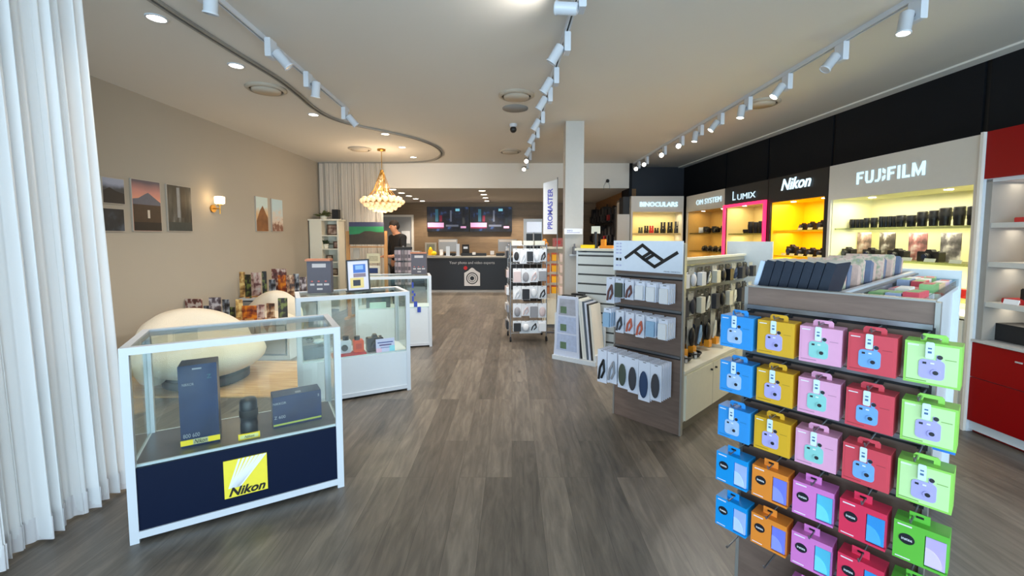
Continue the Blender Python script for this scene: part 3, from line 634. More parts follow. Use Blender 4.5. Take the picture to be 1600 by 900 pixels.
def photo_card(x, y, z, w, h, k, label, group, ang=0):
    t = thing('photo_print', label, 'photo print', (x, y, z), ang, group)
    c = photo_cols[k % 8]
    MB().box(0, w, 0, .02, 0, h, ch=.001).build('print', ramp_mat('print_%d' % (k % 8), ((.36, c[2]), (.5, c[0]), (.6, c[1])), 14, rough=.4), t)
    MB().box(w * .2, w * .8, .02, .07, 0, .02).box(w * .2, w * .8, -.015, 0, 0, .02).build('wood_foot', pine, t)
CN = ['maroon', 'tan', 'lilac-grey', 'dark green', 'pink', 'golden', 'charcoal', 'amber']
Y1 = 5.1
for i, (a, b, yt, k) in enumerate(((289, 316, 467, 0), (318, 328, 478, 6), (326, 343, 465, 2), (347, 358, 468, 6), (356, 366, 480, 3), (368, 377, 468, 5), (378, 400, 478, 7), (401, 413, 476, 4), (416, 428, 474, 1), (434, 447, 466, 3))):
    A = aty(a, yt, Y1); B = aty(b, yt, Y1); photo_card(A.x, Y1, .45, B.x - A.x, max(.1, A.z - .45), k, f'{CN[k]} toned photo print, {ORD[i]} from the left in the front row', 'photo prints on the low drawer unit', R((-6, 8, 4, -12)[i % 4]))
Y2 = 6.15
for i, (a, b, yt, k) in enumerate(((368, 381, 425, 5), (382, 391, 429, 3), (392, 406, 426, 4), (409, 415, 424, 3), (418, 440, 421, 0), (420, 430, 437, 6), (434, 445, 430, 7), (448, 458, 430, 1), (458, 466, 428, 6), (468, 478, 433, 2))):
    A = aty(a, yt, Y2 - .1 * (i % 2)); B = aty(b, yt, Y2 - .1 * (i % 2)); photo_card(A.x, Y2 - .1 * (i % 2) + (.1 if i == 4 else 0), .58, B.x - A.x, max(.1, A.z - .58), k, f'{CN[k]} toned photo print, {ORD[i]} from the left in the back row', 'photo prints on the taller drawer unit', R((5, -8, 3, 10)[i % 4]))

# bookcase in the corner
BC = Frame((-3.90, 8.28), 0)
t = thing('bookcase', 'tall white narrow bookcase with open cubbies in the far left corner', 'bookcase', BC.o); W, H, D = .56, 1.76, .32
MB().box(0, .025, 0, D, 0, H).box(.2, .235, 0, D, 0, H).box(W - .03, W, 0, D, 0, H).box(0, W, D - .015, D, 0, H).build('upright', cream_lam, t)
MB().box(-.02, W + .02, -.02, D, H, H + .03).build('top', cream_lam, t)
MB().box(.025, .2, .0, .018, .05, H).build('door', cream_lam, t)
for z in (.05, .4, .68, .95, 1.20, 1.46): MB().box(.235, W - .03, .0, D - .015, z, z + .022).build('shelf', cream_lam, t)
def plant(loc, label, r=.07, h=.09, pot=cream_lam, leafc=(72, 96, 44), n=26, cat='plant', spread=1.0):
    t = thing('potted_plant', label, cat, loc)
    MB().lathe([(r * .55, 0), (r * .7, .01), (r * .8, h), (r * .7, h), (r * .68, h * .8), (.001, h * .8)], n=18).build('pot', pot, t)
    mb = MB(); rn = random.Random(n)
    for k in range(n):
        a = rn.uniform(0, 6.28); e = rn.uniform(.2, 1.2); L = rn.uniform(.05, .12) * spread; s0 = Vector((0, 0, h * .8)); d = Vector((math.cos(a) * math.cos(e), math.sin(a) * math.cos(e), math.sin(e)))
        mid = s0 + d * L; tip = s0 + d * L * 1.5 + Vector((0, 0, -L * .25)); sd = Vector((-math.sin(a), math.cos(a), 0)) * L * .22
        mb.add([s0, mid - sd, mid + sd, tip], [(0, 1, 3), (0, 3, 2)], 0)
    mb.build('foliage', mat('leaf_%d' % leafc[1], leafc, .6, noise=.35, nscale=40), t)
plant(BC.w(.22, .15, 1.79), 'small trailing plant in a white pot on top of the bookcase', .08, .07, cream_lam, (86, 92, 50), 40, spread=1.2)
o = thing('bookshelf_speaker', 'small black box speaker on top of the bookcase', 'speaker', BC.w(.40, .1, 1.79)); MB().box(0, .12, 0, .12, 0, .19, ch=.006).build('cabinet', black, o); MB().cyl((.06, 0, .06), (.06, -.004, .06), .04).cyl((.06, 0, .14), (.06, -.004, .14), .02).build('driver', blackm, o)
plant(BC.w(.27, .1, .972 + .25), 'dark leafy plant in a cream pot on a bookcase shelf', .06, .09, cream_lam, (44, 62, 36), 30)
def deco_frame(x, z, w, h, label, c): 
    t = thing('picture_frame', label, 'picture frame', BC.w(x, .12, z)); MB().box(0, w, 0, .02, 0, .02).box(0, w, 0, .02, h - .02, h).box(0, .02, 0, .02, .02, h - .02).box(w - .02, w, 0, .02, .02, h - .02).build('frame', mat('dark_wood_frame', (84, 58, 40), .5), t)
    MB().box(.02, w - .02, .008, .018, .02, h - .02).build('picture', ramp_mat('deco_%d' % c[0], ((.35, c), (.65, (196, 170, 150))), 12), t)
deco_frame(.29, 1.482, .2, .21, 'square wooden picture frame on the top bookcase shelf', (110, 74, 60))
deco_frame(.40, 1.222, .11, .14, 'reddish wooden picture frame beside the shelf plant', (128, 66, 46))
deco_frame(.26, .972, .12, .12, 'little light frame on the middle bookcase shelf', (170, 150, 120))
deco_frame(.36, .702, .12, .13, 'little framed picture low in the bookcase', (150, 130, 100))

# easel style pine display with aurora panorama
E1 = Frame((-2.92, 7.55), 0)
t = thing('pine_display_stand', 'pine display stand carrying the aurora panorama and print samples', 'display stand', E1.o); W = .72
for x in (0, W - .055): MB().box(x, x + .055, 0, .04, 0, 1.55).build('upright', pine, t)
for z in (.78, 1.28): MB().box(.055, W - .055, 0, .18, z - .02, z).build('shelf', pine, t)
MB().box(0, .055, -.15, .2, 0, .04).build('foot', pine, t); MB().box(W - .055, W, -.15, .2, 0, .04).build('foot', pine, t)
a = aty(545, 347, 7.5); b = aty(600, 382, 7.5)
t = thing('aurora_panorama', 'large landscape print with green aurora over dark hills', 'picture', (a.x, 7.5, b.z))
W_, H_ = b.x - a.x, a.z - b.z
mb = MB().box(0, W_, 0, .03, 0, H_).box(0, W_, -.001, 0, H_ * .45, H_ * .8, 1)
mb.prism([(0, 0), (W_, 0), (W_, H_ * .55), (W_ * .8, H_ * .55), (W_ * .62, H_ * .6), (W_ * .45, H_ * .6), (W_ * .3, H_ * .48), (0, H_ * .42)], -.001, -.002, 2)
mb.build('panorama', [mat('night_sky', (52, 56, 84), .4, noise=.2), mat('aurora_green', (36, 116, 72), .4, noise=.35, nscale=6), mat('dark_hills', (54, 46, 34), .5, noise=.4, nscale=10)], t)
def sample(px0, py0, px1, py1, y, c, label, c2=None):
    a = aty(px0, py0, y); b = aty(px1, py1, y); t = thing('sample_print', label, 'photo print', (a.x, y, b.z), 0, 'print samples on the pine stand')
    W_, H_ = b.x - a.x, a.z - b.z
    MB().box(0, W_, 0, .02, 0, H_).box(W_ * .15, W_ * .85, -.001, 0, H_ * .2, H_ * .75, 1).build('print', [c, c2 or c], t)
sample(573, 396, 594, 411, 7.58, mat('sample_cream', (206, 200, 168), .5), 'cream sample print with small writing on the pine stand', mat('sample_text', (176, 170, 142), .5, noise=.4, nscale=60))
sample(571, 415, 594, 430, 7.5, cream_lam, 'blue night sample print low on the pine stand', mat('sample_blue', (40, 58, 110), .4, noise=.3))
sample(552, 388, 562, 404, 7.6, mat('sample_stone', (180, 172, 158), .6), 'small pale ornament card at the left of the pine stand')

# ------------------------------------------------------------------ person
def skin_mesh(name, joints, edges, m, parent, root=0, sub=2):
    me = bpy.data.meshes.new(name); me.from_pydata([j[0] for j in joints], edges, []); o = bpy.data.objects.new(name, me); COL.objects.link(o)
    md = o.modifiers.new('skin', 'SKIN'); md.use_smooth_shade = True
    sv = me.skin_vertices[0].data
    for i, j in enumerate(joints): r = j[1]; sv[i].radius = r if hasattr(r, '__len__') else (r, r); sv[i].use_root = (i == root)
    s2_ = o.modifiers.new('sub', 'SUBSURF'); s2_.levels = s2_.render_levels = sub
    me.materials.append(m)
    if parent is not None: o.parent = parent
    return o
per = thing('person', 'person in black shirt and trousers standing with head bowed beside the aurora print', 'person', (-2.17, 8.14, 0), R(-40))
skin = mat('skin_tone', (182, 132, 104), .6)
per.scale = (1, 1, 1.02)
J = [((0, 0, .95), (.15, .11)), ((0, 0, 1.1), (.125, .095)), ((0, .01, 1.3), (.15, .10)), ((0, .0, 1.42), (.12, .08)), ((0, -.03, 1.48), .058), ((0, -.06, 1.53), .058),
     ((-.17, 0, 1.42), .055), ((-.21, -.02, 1.14), .042), ((-.10, -.21, 1.06), .032), ((-.06, -.27, 1.07), (.035, .018)),
     ((.17, 0, 1.42), .055), ((.21, -.02, 1.14), .042), ((.10, -.21, 1.06), .032), ((.06, -.27, 1.07), (.035, .018)),
     ((-.09, 0, .9), .09), ((-.10, -.01, .5), .058), ((-.10, .02, .1), .036), ((-.1, -.06, .04), .036), ((.09, 0, .9), .09), ((.10, -.01, .5), .058), ((.10, .02, .1), .036), ((.1, -.06, .04), .036),
     ((0, -.085, 1.58), (.066, .076)), ((0, -.09, 1.63), (.070, .080)), ((0, -.08, 1.67), (.052, .057))]
E_ = [(0, 1), (1, 2), (2, 3), (3, 4), (4, 5), (3, 6), (6, 7), (7, 8), (8, 9), (3, 10), (10, 11), (11, 12), (12, 13), (0, 14), (14, 15), (15, 16), (16, 17), (0, 18), (18, 19), (19, 20), (20, 21), (5, 22), (22, 23), (23, 24)]
for side, hi in ((-1, 9), (1, 13)):
    hx, hy, hz = J[hi][0]
    for k in range(4):
        o_ = (k - 1.5) * .018; b0 = len(J); L = (.028, .034, .032, .024)[k]
        J += [((hx - side * .004 + o_, hy - .03, hz), .009), ((hx + o_, hy - .03 - L, hz - .008), .008), ((hx + o_, hy - .03 - L * 1.6, hz - .028), .007)]; E_ += [(hi, b0), (b0, b0 + 1), (b0 + 1, b0 + 2)]
    b0 = len(J); J += [((hx - side * .03, hy - .01, hz + .01), .010), ((hx - side * .045, hy - .035, hz + .002), .008)]; E_ += [(hi, b0), (b0, b0 + 1)]
skin_mesh('body', J, E_, skin, per)
skin_mesh('shirt', [((0, 0, .93), (.165, .125)), ((0, 0, 1.1), (.145, .115)), ((0, .01, 1.3), (.17, .12)), ((0, 0, 1.41), (.145, .1)), ((0, -.02, 1.475), .065), ((-.17, 0, 1.41), .075), ((-.21, -.02, 1.15), .06), ((.17, 0, 1.41), .075), ((.21, -.02, 1.15), .06), ((-.12, -.18, 1.075), .045), ((.12, -.18, 1.075), .045)], [(0, 1), (1, 2), (2, 3), (3, 4), (3, 5), (5, 6), (3, 7), (7, 8), (6, 9), (8, 10)], mat('black_cotton', (20, 20, 24), .85), per)
skin_mesh('trousers', [((0, 0, .97), (.16, .12)), ((-.09, 0, .88), .105), ((-.1, -.01, .5), .078), ((-.1, .02, .1), .06), ((.09, 0, .88), .105), ((.1, -.01, .5), .078), ((.1, .02, .1), .06)], [(0, 1), (1, 2), (2, 3), (0, 4), (4, 5), (5, 6)], mat('black_denim', (26, 26, 32), .8), per)
mb = MB().ball((0, -.068, 1.66), (.082, .094, .076), n=18, k=10).ball((0, -.03, 1.615), (.078, .066, .075), n=16, k=8); hair = mb.build('hair', mat('dark_hair', (34, 24, 20), .7), per)
MB().ball((0, -.170, 1.595), (.010, .014, .017)).build('nose', skin, per)
for sx in (-1, 1):
    MB().ball((sx * .028, -.154, 1.615), (.010, .007, .006)).build('eye', mat('eye_dark', (40, 30, 28), .3), per); MB().ball((sx * .070, -.085, 1.60), (.012, .02, .03)).build('ear', skin, per)
    MB().ball((sx * .1, -.05, .045), (.05, .13, .045)).build('shoe', black, per)
MB().ball((0, -.152, 1.56), (.02, .008, .005)).build('mouth', mat('lip_tone', (150, 88, 80), .6), per)
# ================================================================== BACK COUNTER AND SCREENS
YC = 11.12
t = thing('service_counter', 'long charcoal service counter with white camera emblem at the back', 'counter', (-2.28, YC, 0))
cw = 3.6; cdark = mat('counter_charcoal', (32, 38, 48), .45)
MB().box(.02, cw, .03, .6, .07, .9).build('body', cdark, t); MB().box(0, cw + .02, 0, .66, .9, .936).build('worktop', mat('worktop_grey', (150, 148, 142), .4), t)
MB().box(.04, cw, .05, .6, 0, .07).build('plinth', mat('plinth_silver', (176, 178, 180), .4), t)
mb = MB(); ex = 1.24; e0 = .17
cam_outline = [(-.205, e0), (.205, e0), (.205, e0 + .34), (.17, e0 + .36), (.10, e0 + .40), (.04, e0 + .46), (0, e0 + .475), (-.04, e0 + .46), (-.10, e0 + .40), (-.17, e0 + .36), (-.205, e0 + .34)]
mb.prism([(ex + x, z) for x, z in cam_outline], .022, .03, 0)
for r0, r1, y, m in ((.155, .13, .02, 1), (.10, .085, .018, 1)):
    v = []; n = 28
    for k in range(n): c, s_ = math.cos(2 * math.pi * k / n), math.sin(2 * math.pi * k / n); v += [(ex + r0 * c, y, e0 + .2 + r0 * s_), (ex + r1 * c, y, e0 + .2 + r1 * s_)]
    mb.add(v, [(2 * k, (2 * k + 2) % (2 * n), (2 * k + 3) % (2 * n), 2 * k + 1) for k in range(n)], m)
mb.cyl((ex, .022, e0 + .2), (ex, .016, e0 + .2), .055, n=20, m=1)
mb.cyl((ex - .17, .024, e0 + .47), (ex - .17, .018, e0 + .47), .05, n=16, m=2)
mb.build('camera_emblem', [mat('emblem_white', (214, 216, 222), .5), cdark, red_p], t)
MB().text('Your photo and video experts', .1, 1.24, .028, .775, 0, width=1.18).build('slogan_lettering', mat('slogan_white', (196, 198, 202), .5), t)
def screen(px0, px1, label):
    a = aty(px0, 323, YW - .08); b = aty(px1, 362, YW - .08); W_, H_ = b.x - a.x, a.z - b.z
    t = thing('television', label, 'television', (a.x, YW - .1, b.z), 0, 'wall televisions behind the counter')
    MB().box(0, W_, 0, .08, 0, H_, ch=.006).build('casing', black, t)
    mb = MB().box(.015, W_ - .015, -.002, 0, .02, H_ - .015)
    mb.box(.02, W_ * .40, -.003, -.002, H_ * .18, H_ * .36, 1).box(.02, W_ * .40, -.003, -.002, H_ * .13, H_ * .18, 2).box(W_ * .45, W_ * .75, -.003, -.002, H_ * .2, H_ * .28, 3).box(W_ * .8, W_ * .93, -.003, -.002, H_ * .14, H_ * .22, 1).box(W_ * .84, W_ * .9, -.003, -.002, H_ * .3, H_ * .55, 4)
    mb.box(W_ * .2, W_ * .27, -.003, -.002, H_ * .4, H_ * .9, 5).box(W_ * .55, W_ * .59, -.003, -.002, H_ * .4, H_ * .85, 3).box(W_ * .68, W_ * .78, -.003, -.002, H_ * .82, H_ * .92, 6).box(W_ * .3, W_ * .36, -.003, -.002, H_ * .4, H_ * .65, 2)
    mb.text('ON SALE NOW', .05, W_ * .21, -.0035, H_ * .27, 4, width=W_ * .3) if 0 else None
    mb.build('picture', [ramp_mat('tv_picture', ((.42, (6, 6, 10)), (.6, (14, 20, 38)), (.72, (40, 64, 110))), 5, emit=.7), mat('tv_pink', (214, 160, 204), emit=.4, noise=.1), mat('tv_red', (120, 16, 50), emit=.25), mat('tv_grey', (90, 96, 112), emit=.5), mat('tv_black', (6, 6, 8), .3), mat('tv_teal', (40, 90, 110), emit=.5), mat('tv_cyan', (110, 180, 200), emit=.7)], t)
screen(667, 733, 'left of the two wall televisions on the timber wall'); screen(734, 800, 'right of the two wall televisions on the timber wall')
def imac(px, label, y=11.45, s=.5):
    a = aty(px, 400, y); t = thing('desktop_monitor', label, 'monitor', (a.x, y, .936), R(4), 'monitors on the service counter')
    MB().box(-s / 2, s / 2, 0, .02, .12, .12 + s * .66, ch=.008).box(-s * .45, s * .45, -.001, 0, .12 + s * .52, .12 + s * .62, 1).build('screen_housing', [mat('alu_back', (150, 148, 146), .35, .4), mat('alu_glow', (206, 198, 190), .3)], t)
    MB().box(-.05, .05, -.02, .0, .01, .26).box(-.1, .1, -.08, .08, 0, .012).build('stand', silver, t)
imac(700, 'silver desktop monitor seen from behind, left on the counter'); imac(793, 'silver desktop monitor seen from behind, right on the counter')
def c_item(px0, py0, px1, py1, y, name, label, cat, c, d=.05, extra=None, group=None):
    a = aty(px0, py0, y); b = aty(px1, py1, y); t = thing(name, label, cat, (a.x, y, max(b.z, .936)), 0, group); W_, H_ = b.x - a.x, a.z - max(b.z, .936)
    MB().box(0, W_, 0, d, 0, H_, ch=min(.006, W_ * .1)).build('body', c, t)
    if extra: extra(t, W_, H_)
    return t
c_item(664, 379, 682, 399, 11.35, 'picture_frame', 'grey picture frame standing at the left end of the counter', 'picture frame', mat('frame_grey', (150, 146, 136), .5), .03, lambda t, W_, H_: MB().box(W_ * .15, W_ * .85, -.002, 0, H_ * .12, H_ * .88).build('picture', mat('frame_inner', (110, 112, 100), .5, noise=.3, nscale=14), t))
def duck(t, W_, H_):
    MB().ball((W_ * .5, .03, H_ * 1.1), (W_ * .35, .04, H_ * .35)).ball((W_ * 1.2, .03, H_ * .35), (W_ * .7, .05, H_ * .4)).build('upper', yellow, t)
c_item(669, 390, 676, 399, 11.25, 'yellow_toy', 'yellow toy on the left end of the counter', 'toy', mat('amber_yellow', (240, 176, 30), .5), .06, duck)
c_item(687, 390, 692, 399, 11.3, 'receipt_box', 'small white card box left of the first monitor', 'box', white_paper)
c_item(713, 381, 718, 400, 11.2, 'payment_stand', 'slim white upright stand right of the first monitor', 'stand', silver, .03, lambda t, W_, H_: MB().box(-.03, W_ + .03, -.04, .07, 0, .01).build('foot', silver, t))
c_item(738, 394, 743, 398, 11.25, 'desk_card', 'small white card on the counter above the slogan', 'card', white_paper, .03); c_item(766, 392, 772, 398, 11.25, 'desk_card', 'small white card on the counter left of the right monitor', 'card', white_paper, .03)
c_item(722, 382, 733, 399, 11.55, 'card_reader', 'dark device with small light screen behind the counter', 'device', blackm, .06, lambda t, W_, H_: MB().box(W_ * .2, W_ * .8, -.002, 0, H_ * .6, H_ * .8).build('screen', silver, t))
for k, (a, b) in enumerate(((694, 712), (720, 760), (775, 800))): c_item(a, 395.5, b, 400, 11.5, 'desk_organiser', ('low black tray behind the left monitor', 'long low black tray in the middle of the counter', 'low black tray behind the right monitor')[k], 'tray', black, .1)
o = MB().box(0, .9, 0, .5, .0, .95).box(.02, .88, -.002, 0, .1, .9, 1).build('rear_worktop', [grey, blackm]); o.location = (-3.25, 11.6, 0); tag(o, 'dark rear work bench left of the counter under the office door notice', 'bench')
o = pack(Frame((-2.95, 11.7), 0), 0, 0, .95, .42, .1, .3, silver, 'flat silver machine on the bench left of the counter', name='office_printer', cat='printer')
# photo kiosk
t = thing('photo_kiosk', 'white framed photo kiosk with blank white screen behind the accessory spinner', 'kiosk', (.26, 9.6, 0), R(4))
MB().box(.0, .42, 0, .3, .0, 1.02).build('cabinet', blackm, t); MB().box(0, .42, 0, .06, 1.02, 1.85).build('head_panel', white_lam, t)
MB().box(.07, .40, -.02, 0, 1.55, 1.78).build('screen', mat('kiosk_screen', (214, 218, 232), .2, emit=.35), t); MB().box(.06, .40, -.01, 0, 1.06, 1.52).build('printer_bay', black, t); MB().cyl((.22, -.03, 1.05), (.22, -.03, 1.55), .015).build('lamp_arm', silver, t)
# camera bags on the black slatwall
rn = random.Random(12); kinds = [(30, 30, 33), (20, 20, 23), (44, 46, 50), (26, 28, 34), (60, 60, 62)]
nb = 0
for row, z in enumerate((.75, 1.3, 1.8)):
    for c_ in range(8):
        y = 9.7 + c_ * .36; w_, h_ = rn.uniform(.2, .28), rn.uniform(.3, .42)
        t = thing('camera_bag', f'dark camera bag, {ORD[c_]} from the front in the {("bottom", "middle", "top")[row]} row of the black slatwall', 'bag', (2.425, y, z), R(-90), 'camera bags on the black slatwall')
        k = mat('bag_%d' % (nb % 5), kinds[nb % 5], .85, noise=.2)
        MB().prism([(-w_ / 2, 0), (w_ / 2, 0), (w_ / 2, h_ * .8), (w_ * .35, h_), (-w_ * .35, h_), (-w_ / 2, h_ * .8)], -.16, 0).build('body', k, t)
        MB().box(-w_ * .36, w_ * .36, -.2, -.16, .03, h_ * .5, ch=.015).build('front_pocket', mat('pocket_red', (150, 30, 34), .7) if nb in (10, 17) else k, t)
        MB().tube([(-.04, -.05, h_), (-.03, -.05, h_ + .06), (.03, -.05, h_ + .06), (.04, -.05, h_)], .009).build('handle', blackm, t); nb += 1
t = thing('hanging_tripod_bag', 'tall grey rucksack hanging near the opening to the back room', 'bag', (2.40, 9.35, 1.35), R(-90))
MB().box(-.1, .1, -.16, 0, 0, .75, ch=.04).build('body', mat('bag_grey', (92, 92, 94), .8, noise=.2), t); MB().tube([(-.05, -.16, .1), (-.05, -.19, .4), (-.05, -.16, .7)], .012).build('strap', blackm, t)
p = aty(949, 283, YB - .01); t = thing('wall_camera', 'tiny black camera with cable on the white bulkhead', 'camera', (p.x, YB, p.z))
MB().ball((0, -.04, 0), .035).build('body', black, t); MB().tube([(-.02, -.005, 0), (-.07, -.005, -.1), (-.07, -.005, -.18)], .004).tube([(.02, -.005, 0), (.05, -.005, -.1), (.05, -.005, -.18)], .004).build('cable', grey, t)

# ================================================================== MIDDLE OF THE SHOP
def slats(mb, x0, x1, y, z0, z1, pitch=.115, m=0, mg=1, t_=.018):
    z = z0
    mb.box(x0, x1, y + .004, y + t_, z0, z1, mg)
    while z < z1 - .02: mb.box(x0, x1, y - .006, y + .004, z + .022, min(z + pitch, z1), m); z += pitch
# white slatted gondola beside the column
G3 = Frame((.80, 5.30), -32)
t = thing('slatwall_gondola', 'white slatwall gondola standing beside the grey column', 'display stand', G3.o, G3.ang)
mb = MB(); slats(mb, .02, .58, 0, .06, 1.26); mb.build('slat_panel', [mat('slat_white', (206, 212, 212), .45), mat('slat_groove', (70, 72, 72), .6)], t)
MB().box(0, .02, -.01, .3, 0, 1.28).box(.58, .60, -.01, .3, 0, 1.28).build('side_panel', white_lam, t); MB().box(-.02, .62, -.02, .34, 1.28, 1.31).build('top_shelf', cream_lam, t)
MB().box(.02, .58, .02, .3, 0, .06).build('plinth', grey, t)
MB().box(.02, .58, .28, .3, .06, 1.28).build('back_panel', white_lam, t)
o = pack(G3, .03, .05, 1.31, .17, .04, .1, yellow, 'flat yellow carton on the slatwall gondola')
def orange_tool(t): pass
t = thing('phone_gimbal', 'orange product stand on top of the slatwall gondola', 'product', G3.w(.27, .06, 1.31), G3.ang)
MB().box(0, .17, 0, .1, 0, .035, ch=.006).build('base', mat('amber_orange', (226, 140, 26), .45), t); MB().box(.01, .06, .02, .08, .035, .11).build('upright', mat('amber_orange', (226, 140, 26), .45), t)
t = thing('card_stand', 'small cream notice on a black post on the slatwall gondola', 'sign', G3.w(.2, .12, 1.31), G3.ang)
MB().cyl((0, 0, 0), (0, 0, .2), .028, .022).build('post', black, t); MB().box(-.055, .055, -.01, .0, .18, .27).build('notice', mat('notice_cream', (226, 224, 206), .5), t)
t = thing('column_sign', 'small white notice fixed to the front of the grey column', 'sign', aty(882, 366, 5.62))
MB().box(0, .235, 0, .04, 0, .075).text('INFO', .03, .07, -.001, .045, 1, width=.07).box(.03, .2, -.001, 0, .018, .024, 1).build('plate', [white_paper, mat('pale_blue_ink', (130, 136, 190), .5)], t)
MB().box(.09, .14, .04, .06, .01, .06).build('bracket', grey, t)
t = thing('hand_sanitiser', 'grey dispenser bracket on the column under the notice', 'dispenser', (.82, 5.66, 1.22)); MB().box(-.025, .025, -.04, .02, 0, .1, ch=.008).cyl((0, -.03, .1), (0, -.03, .14), .01).build('body', mat('dispenser_grey', (104, 106, 112), .5), t); MB().box(-.06, .06, -.03, .02, -.02, 0).build('tray', silver, t)

# second white gondola further back with orange packs
G4 = Frame((.50, 6.75), 0)
t = thing('slatwall_gondola', 'cream low-cupboard gondola behind the column with orange packs', 'display stand', G4.o, G4.ang)
MB().box(0, 1.6, 0, .45, .06, .46).build('cupboard', cream_lam, t); MB().box(.02, 1.58, .03, .43, 0, .06).build('plinth', grey, t)
MB().box(0, 1.6, .2, .24, .46, 1.26).build('spine_panel', mat('spine_cream', (206, 202, 190), .5), t); MB().box(-.03, 1.62, .05, .4, 1.26, 1.29).build('top_shelf', cream_lam, t)
MB().box(0, .02, .1, .34, .46, 1.26).build('end_panel', pine, t)
og = mat('gold_orange_card', (244, 176, 16), .45); od = mat('burnt_red_card', (176, 84, 52), .5)
def hang_pack(fr, x, y, z, w, h, d, c, label, group, prod=None, pc=None, name='hanging_pack', card=True, ang=0):
    """card with euro hole on a peg, product on its face"""
    t = thing(name, label, 'packaged accessory', fr.w(x, y, z), fr.ang + ang, group)
    MB().box(-w / 2, w / 2, 0, .0025, -h, 0).box(-.012, .012, -.0005, 0, -.012, -.006, 1).build('backing_card', [c, grey], t)
    if prod: prod(t, w, h, d, pc)
    return t
def p_box(t, w, h, d, pc): MB().box(-w * .42, w * .42, -d, 0, -h * .95, -h * .22, ch=.004).build('product', pc, t)
def p_pouch(t, w, h, d, pc): MB().ball((0, -d * .5, -h * .58), (w * .38, d * .5, h * .34), n=14, k=9).build('product', pc, t)
def p_strap(t, w, h, d, pc):
    MB().tube([(-w * .3, -d * .4, -h * .9), (-w * .15, -d * .5, -h * .55), (w * .2, -d * .4, -h * .3), (w * .3, -d * .4, -h * .62), (-.0, -d * .4, -h * .85)], min(.009, w * .11), 6).build('product', pc, t)
for r_ in range(4):
    hang_pack(G4, .17, -.02, 1.20 - r_ * .17, .11, .13, .07, od, f'orange and red pack, {ORD[r_]} from the top on the gondola behind the column', 'orange packs behind the column', p_box, og)
    hang_pack(G4, .06, .0, 1.19 - r_ * .17, .07, .13, .04, mat('rust_card', (160, 92, 60), .5), f'small rust pack, {ORD[r_]} from the top beside the orange packs', 'rust packs behind the column', p_box, mat('rust_card2', (196, 120, 70), .5))
    hang_pack(G4, .28, .0, 1.19 - r_ * .17, .07, .14, .03, mat('blush_card', (226, 206, 200), .5), f'pale pink pack, {ORD[r_]} from the top right of the orange packs', 'pale packs behind the column', p_box, mat('blush_card2', (236, 220, 214), .5))
t = thing('flower_bunch', 'little green and orange artificial flowers on the gondola behind the column', 'plant', G4.w(.02, .1, 1.29)); MB().lathe([(.03, 0), (.035, .04), (.001, .04)]).build('pot', grey, t)
MB().ball((0, 0, .09), (.04, .04, .04), n=8, k=5).ball((.03, -.03, .05), .03, n=8, k=5).build('blooms', mat('bloom_orange', (220, 140, 40), .6, noise=.4), t); MB().ball((.02, 0, -.05), (.03, .03, .05)).build('stalks', mat('stalk_green', (70, 130, 90), .6), t)
t = thing('red_goods', 'red wrapped goods standing on the gondola behind the column', 'box', G4.w(.16, .15, 1.29)); MB().box(0, .16, 0, .1, 0, .14, ch=.01).build('body', mat('dusty_red', (160, 90, 86), .6, noise=.4, nscale=20), t); MB().box(.04, .12, -.003, 0, .04, .1).build('label', red_p, t)

# feather banner on a pole
t = thing('pole_banner', 'narrow white slanted banner with blue vertical lettering on a pole left of the column', 'banner', (.62, 6.42, 0))
mb = MB().prism([(-.155, 1.49), (.05, 1.49), (.05, 2.30), (-.155, 2.24)], -.006, .006)
mb.text('PROMASTER', .1, -.05, -.0065, 1.86, 1, bold=.003, width=.60, M=Matrix.Rotation(R(-90), 4, 'Y') @ Matrix.Rotation(R(90), 4, 'X'))
mb.build('cloth', [mat('banner_white', (228, 230, 234), .6), mat('banner_blue', (92, 96, 190), .5)], t)
MB().cyl((.055, 0, .05), (.055, 0, 2.33), .008).cyl((.055, 0, 1.5), (-.03, 0, 1.5), .005).build('pole', grey, t); MB().cyl((.055, -.0, .05), (-.05, -.0, .05), .006).build('link', grey, t)
MB().box(-.1, .3, -.03, .03, 0, .02).box(.02, .08, -.1, .25, 0, .02).cyl((.055, 0, 0), (.055, 0, .07), .02).build('base', mat('base_grey', (92, 92, 98), .5), t)

# wire spinner of white packaged accessories
SP = Frame((-.02, 5.85), 6)
t = thing('wire_display_rack', 'freestanding wire rack on castors hung with white packs', 'display stand', SP.o, SP.ang)
for x in (0, .5):
    for y in (0, .38): MB().cyl((x, y, .07), (x, y, 1.36), .009).build('upright', chrome, t); MB().cyl((x - .012, y, .03), (x + .012, y, .03), .03, n=14).cyl((x, y, .03), (x, y, .08), .008).build('castor', blackm, t)
for z in (.12, .36, .6, .84, 1.08, 1.33):
    mb = MB()
    for y in (0, .38): mb.cyl((0, y, z), (.5, y, z), .005, n=6)
    for x in (0, .5): mb.cyl((x, 0, z), (x, .38, z), .005, n=6)
    for k in range(1, 10): mb.cyl((k * .05, 0, z), (k * .05, .38, z), .003, n=5)
    mb.build('wire_shelf', chrome, t)
mb = MB()
for k in range(6): mb.cyl((k * .1, .2, .12), (k * .1, .2, 1.33), .003, n=5)
mb.build('wire_back', chrome, t)
rn = random.Random(5); prods = [mat('prod_black', (34, 34, 38), .5), mat('prod_grey', (150, 150, 156), .5), white_paper, mat('prod_pink', (216, 196, 196), .5)]
rown = ['lowest', 'second lowest', 'middle', 'second highest', 'highest']
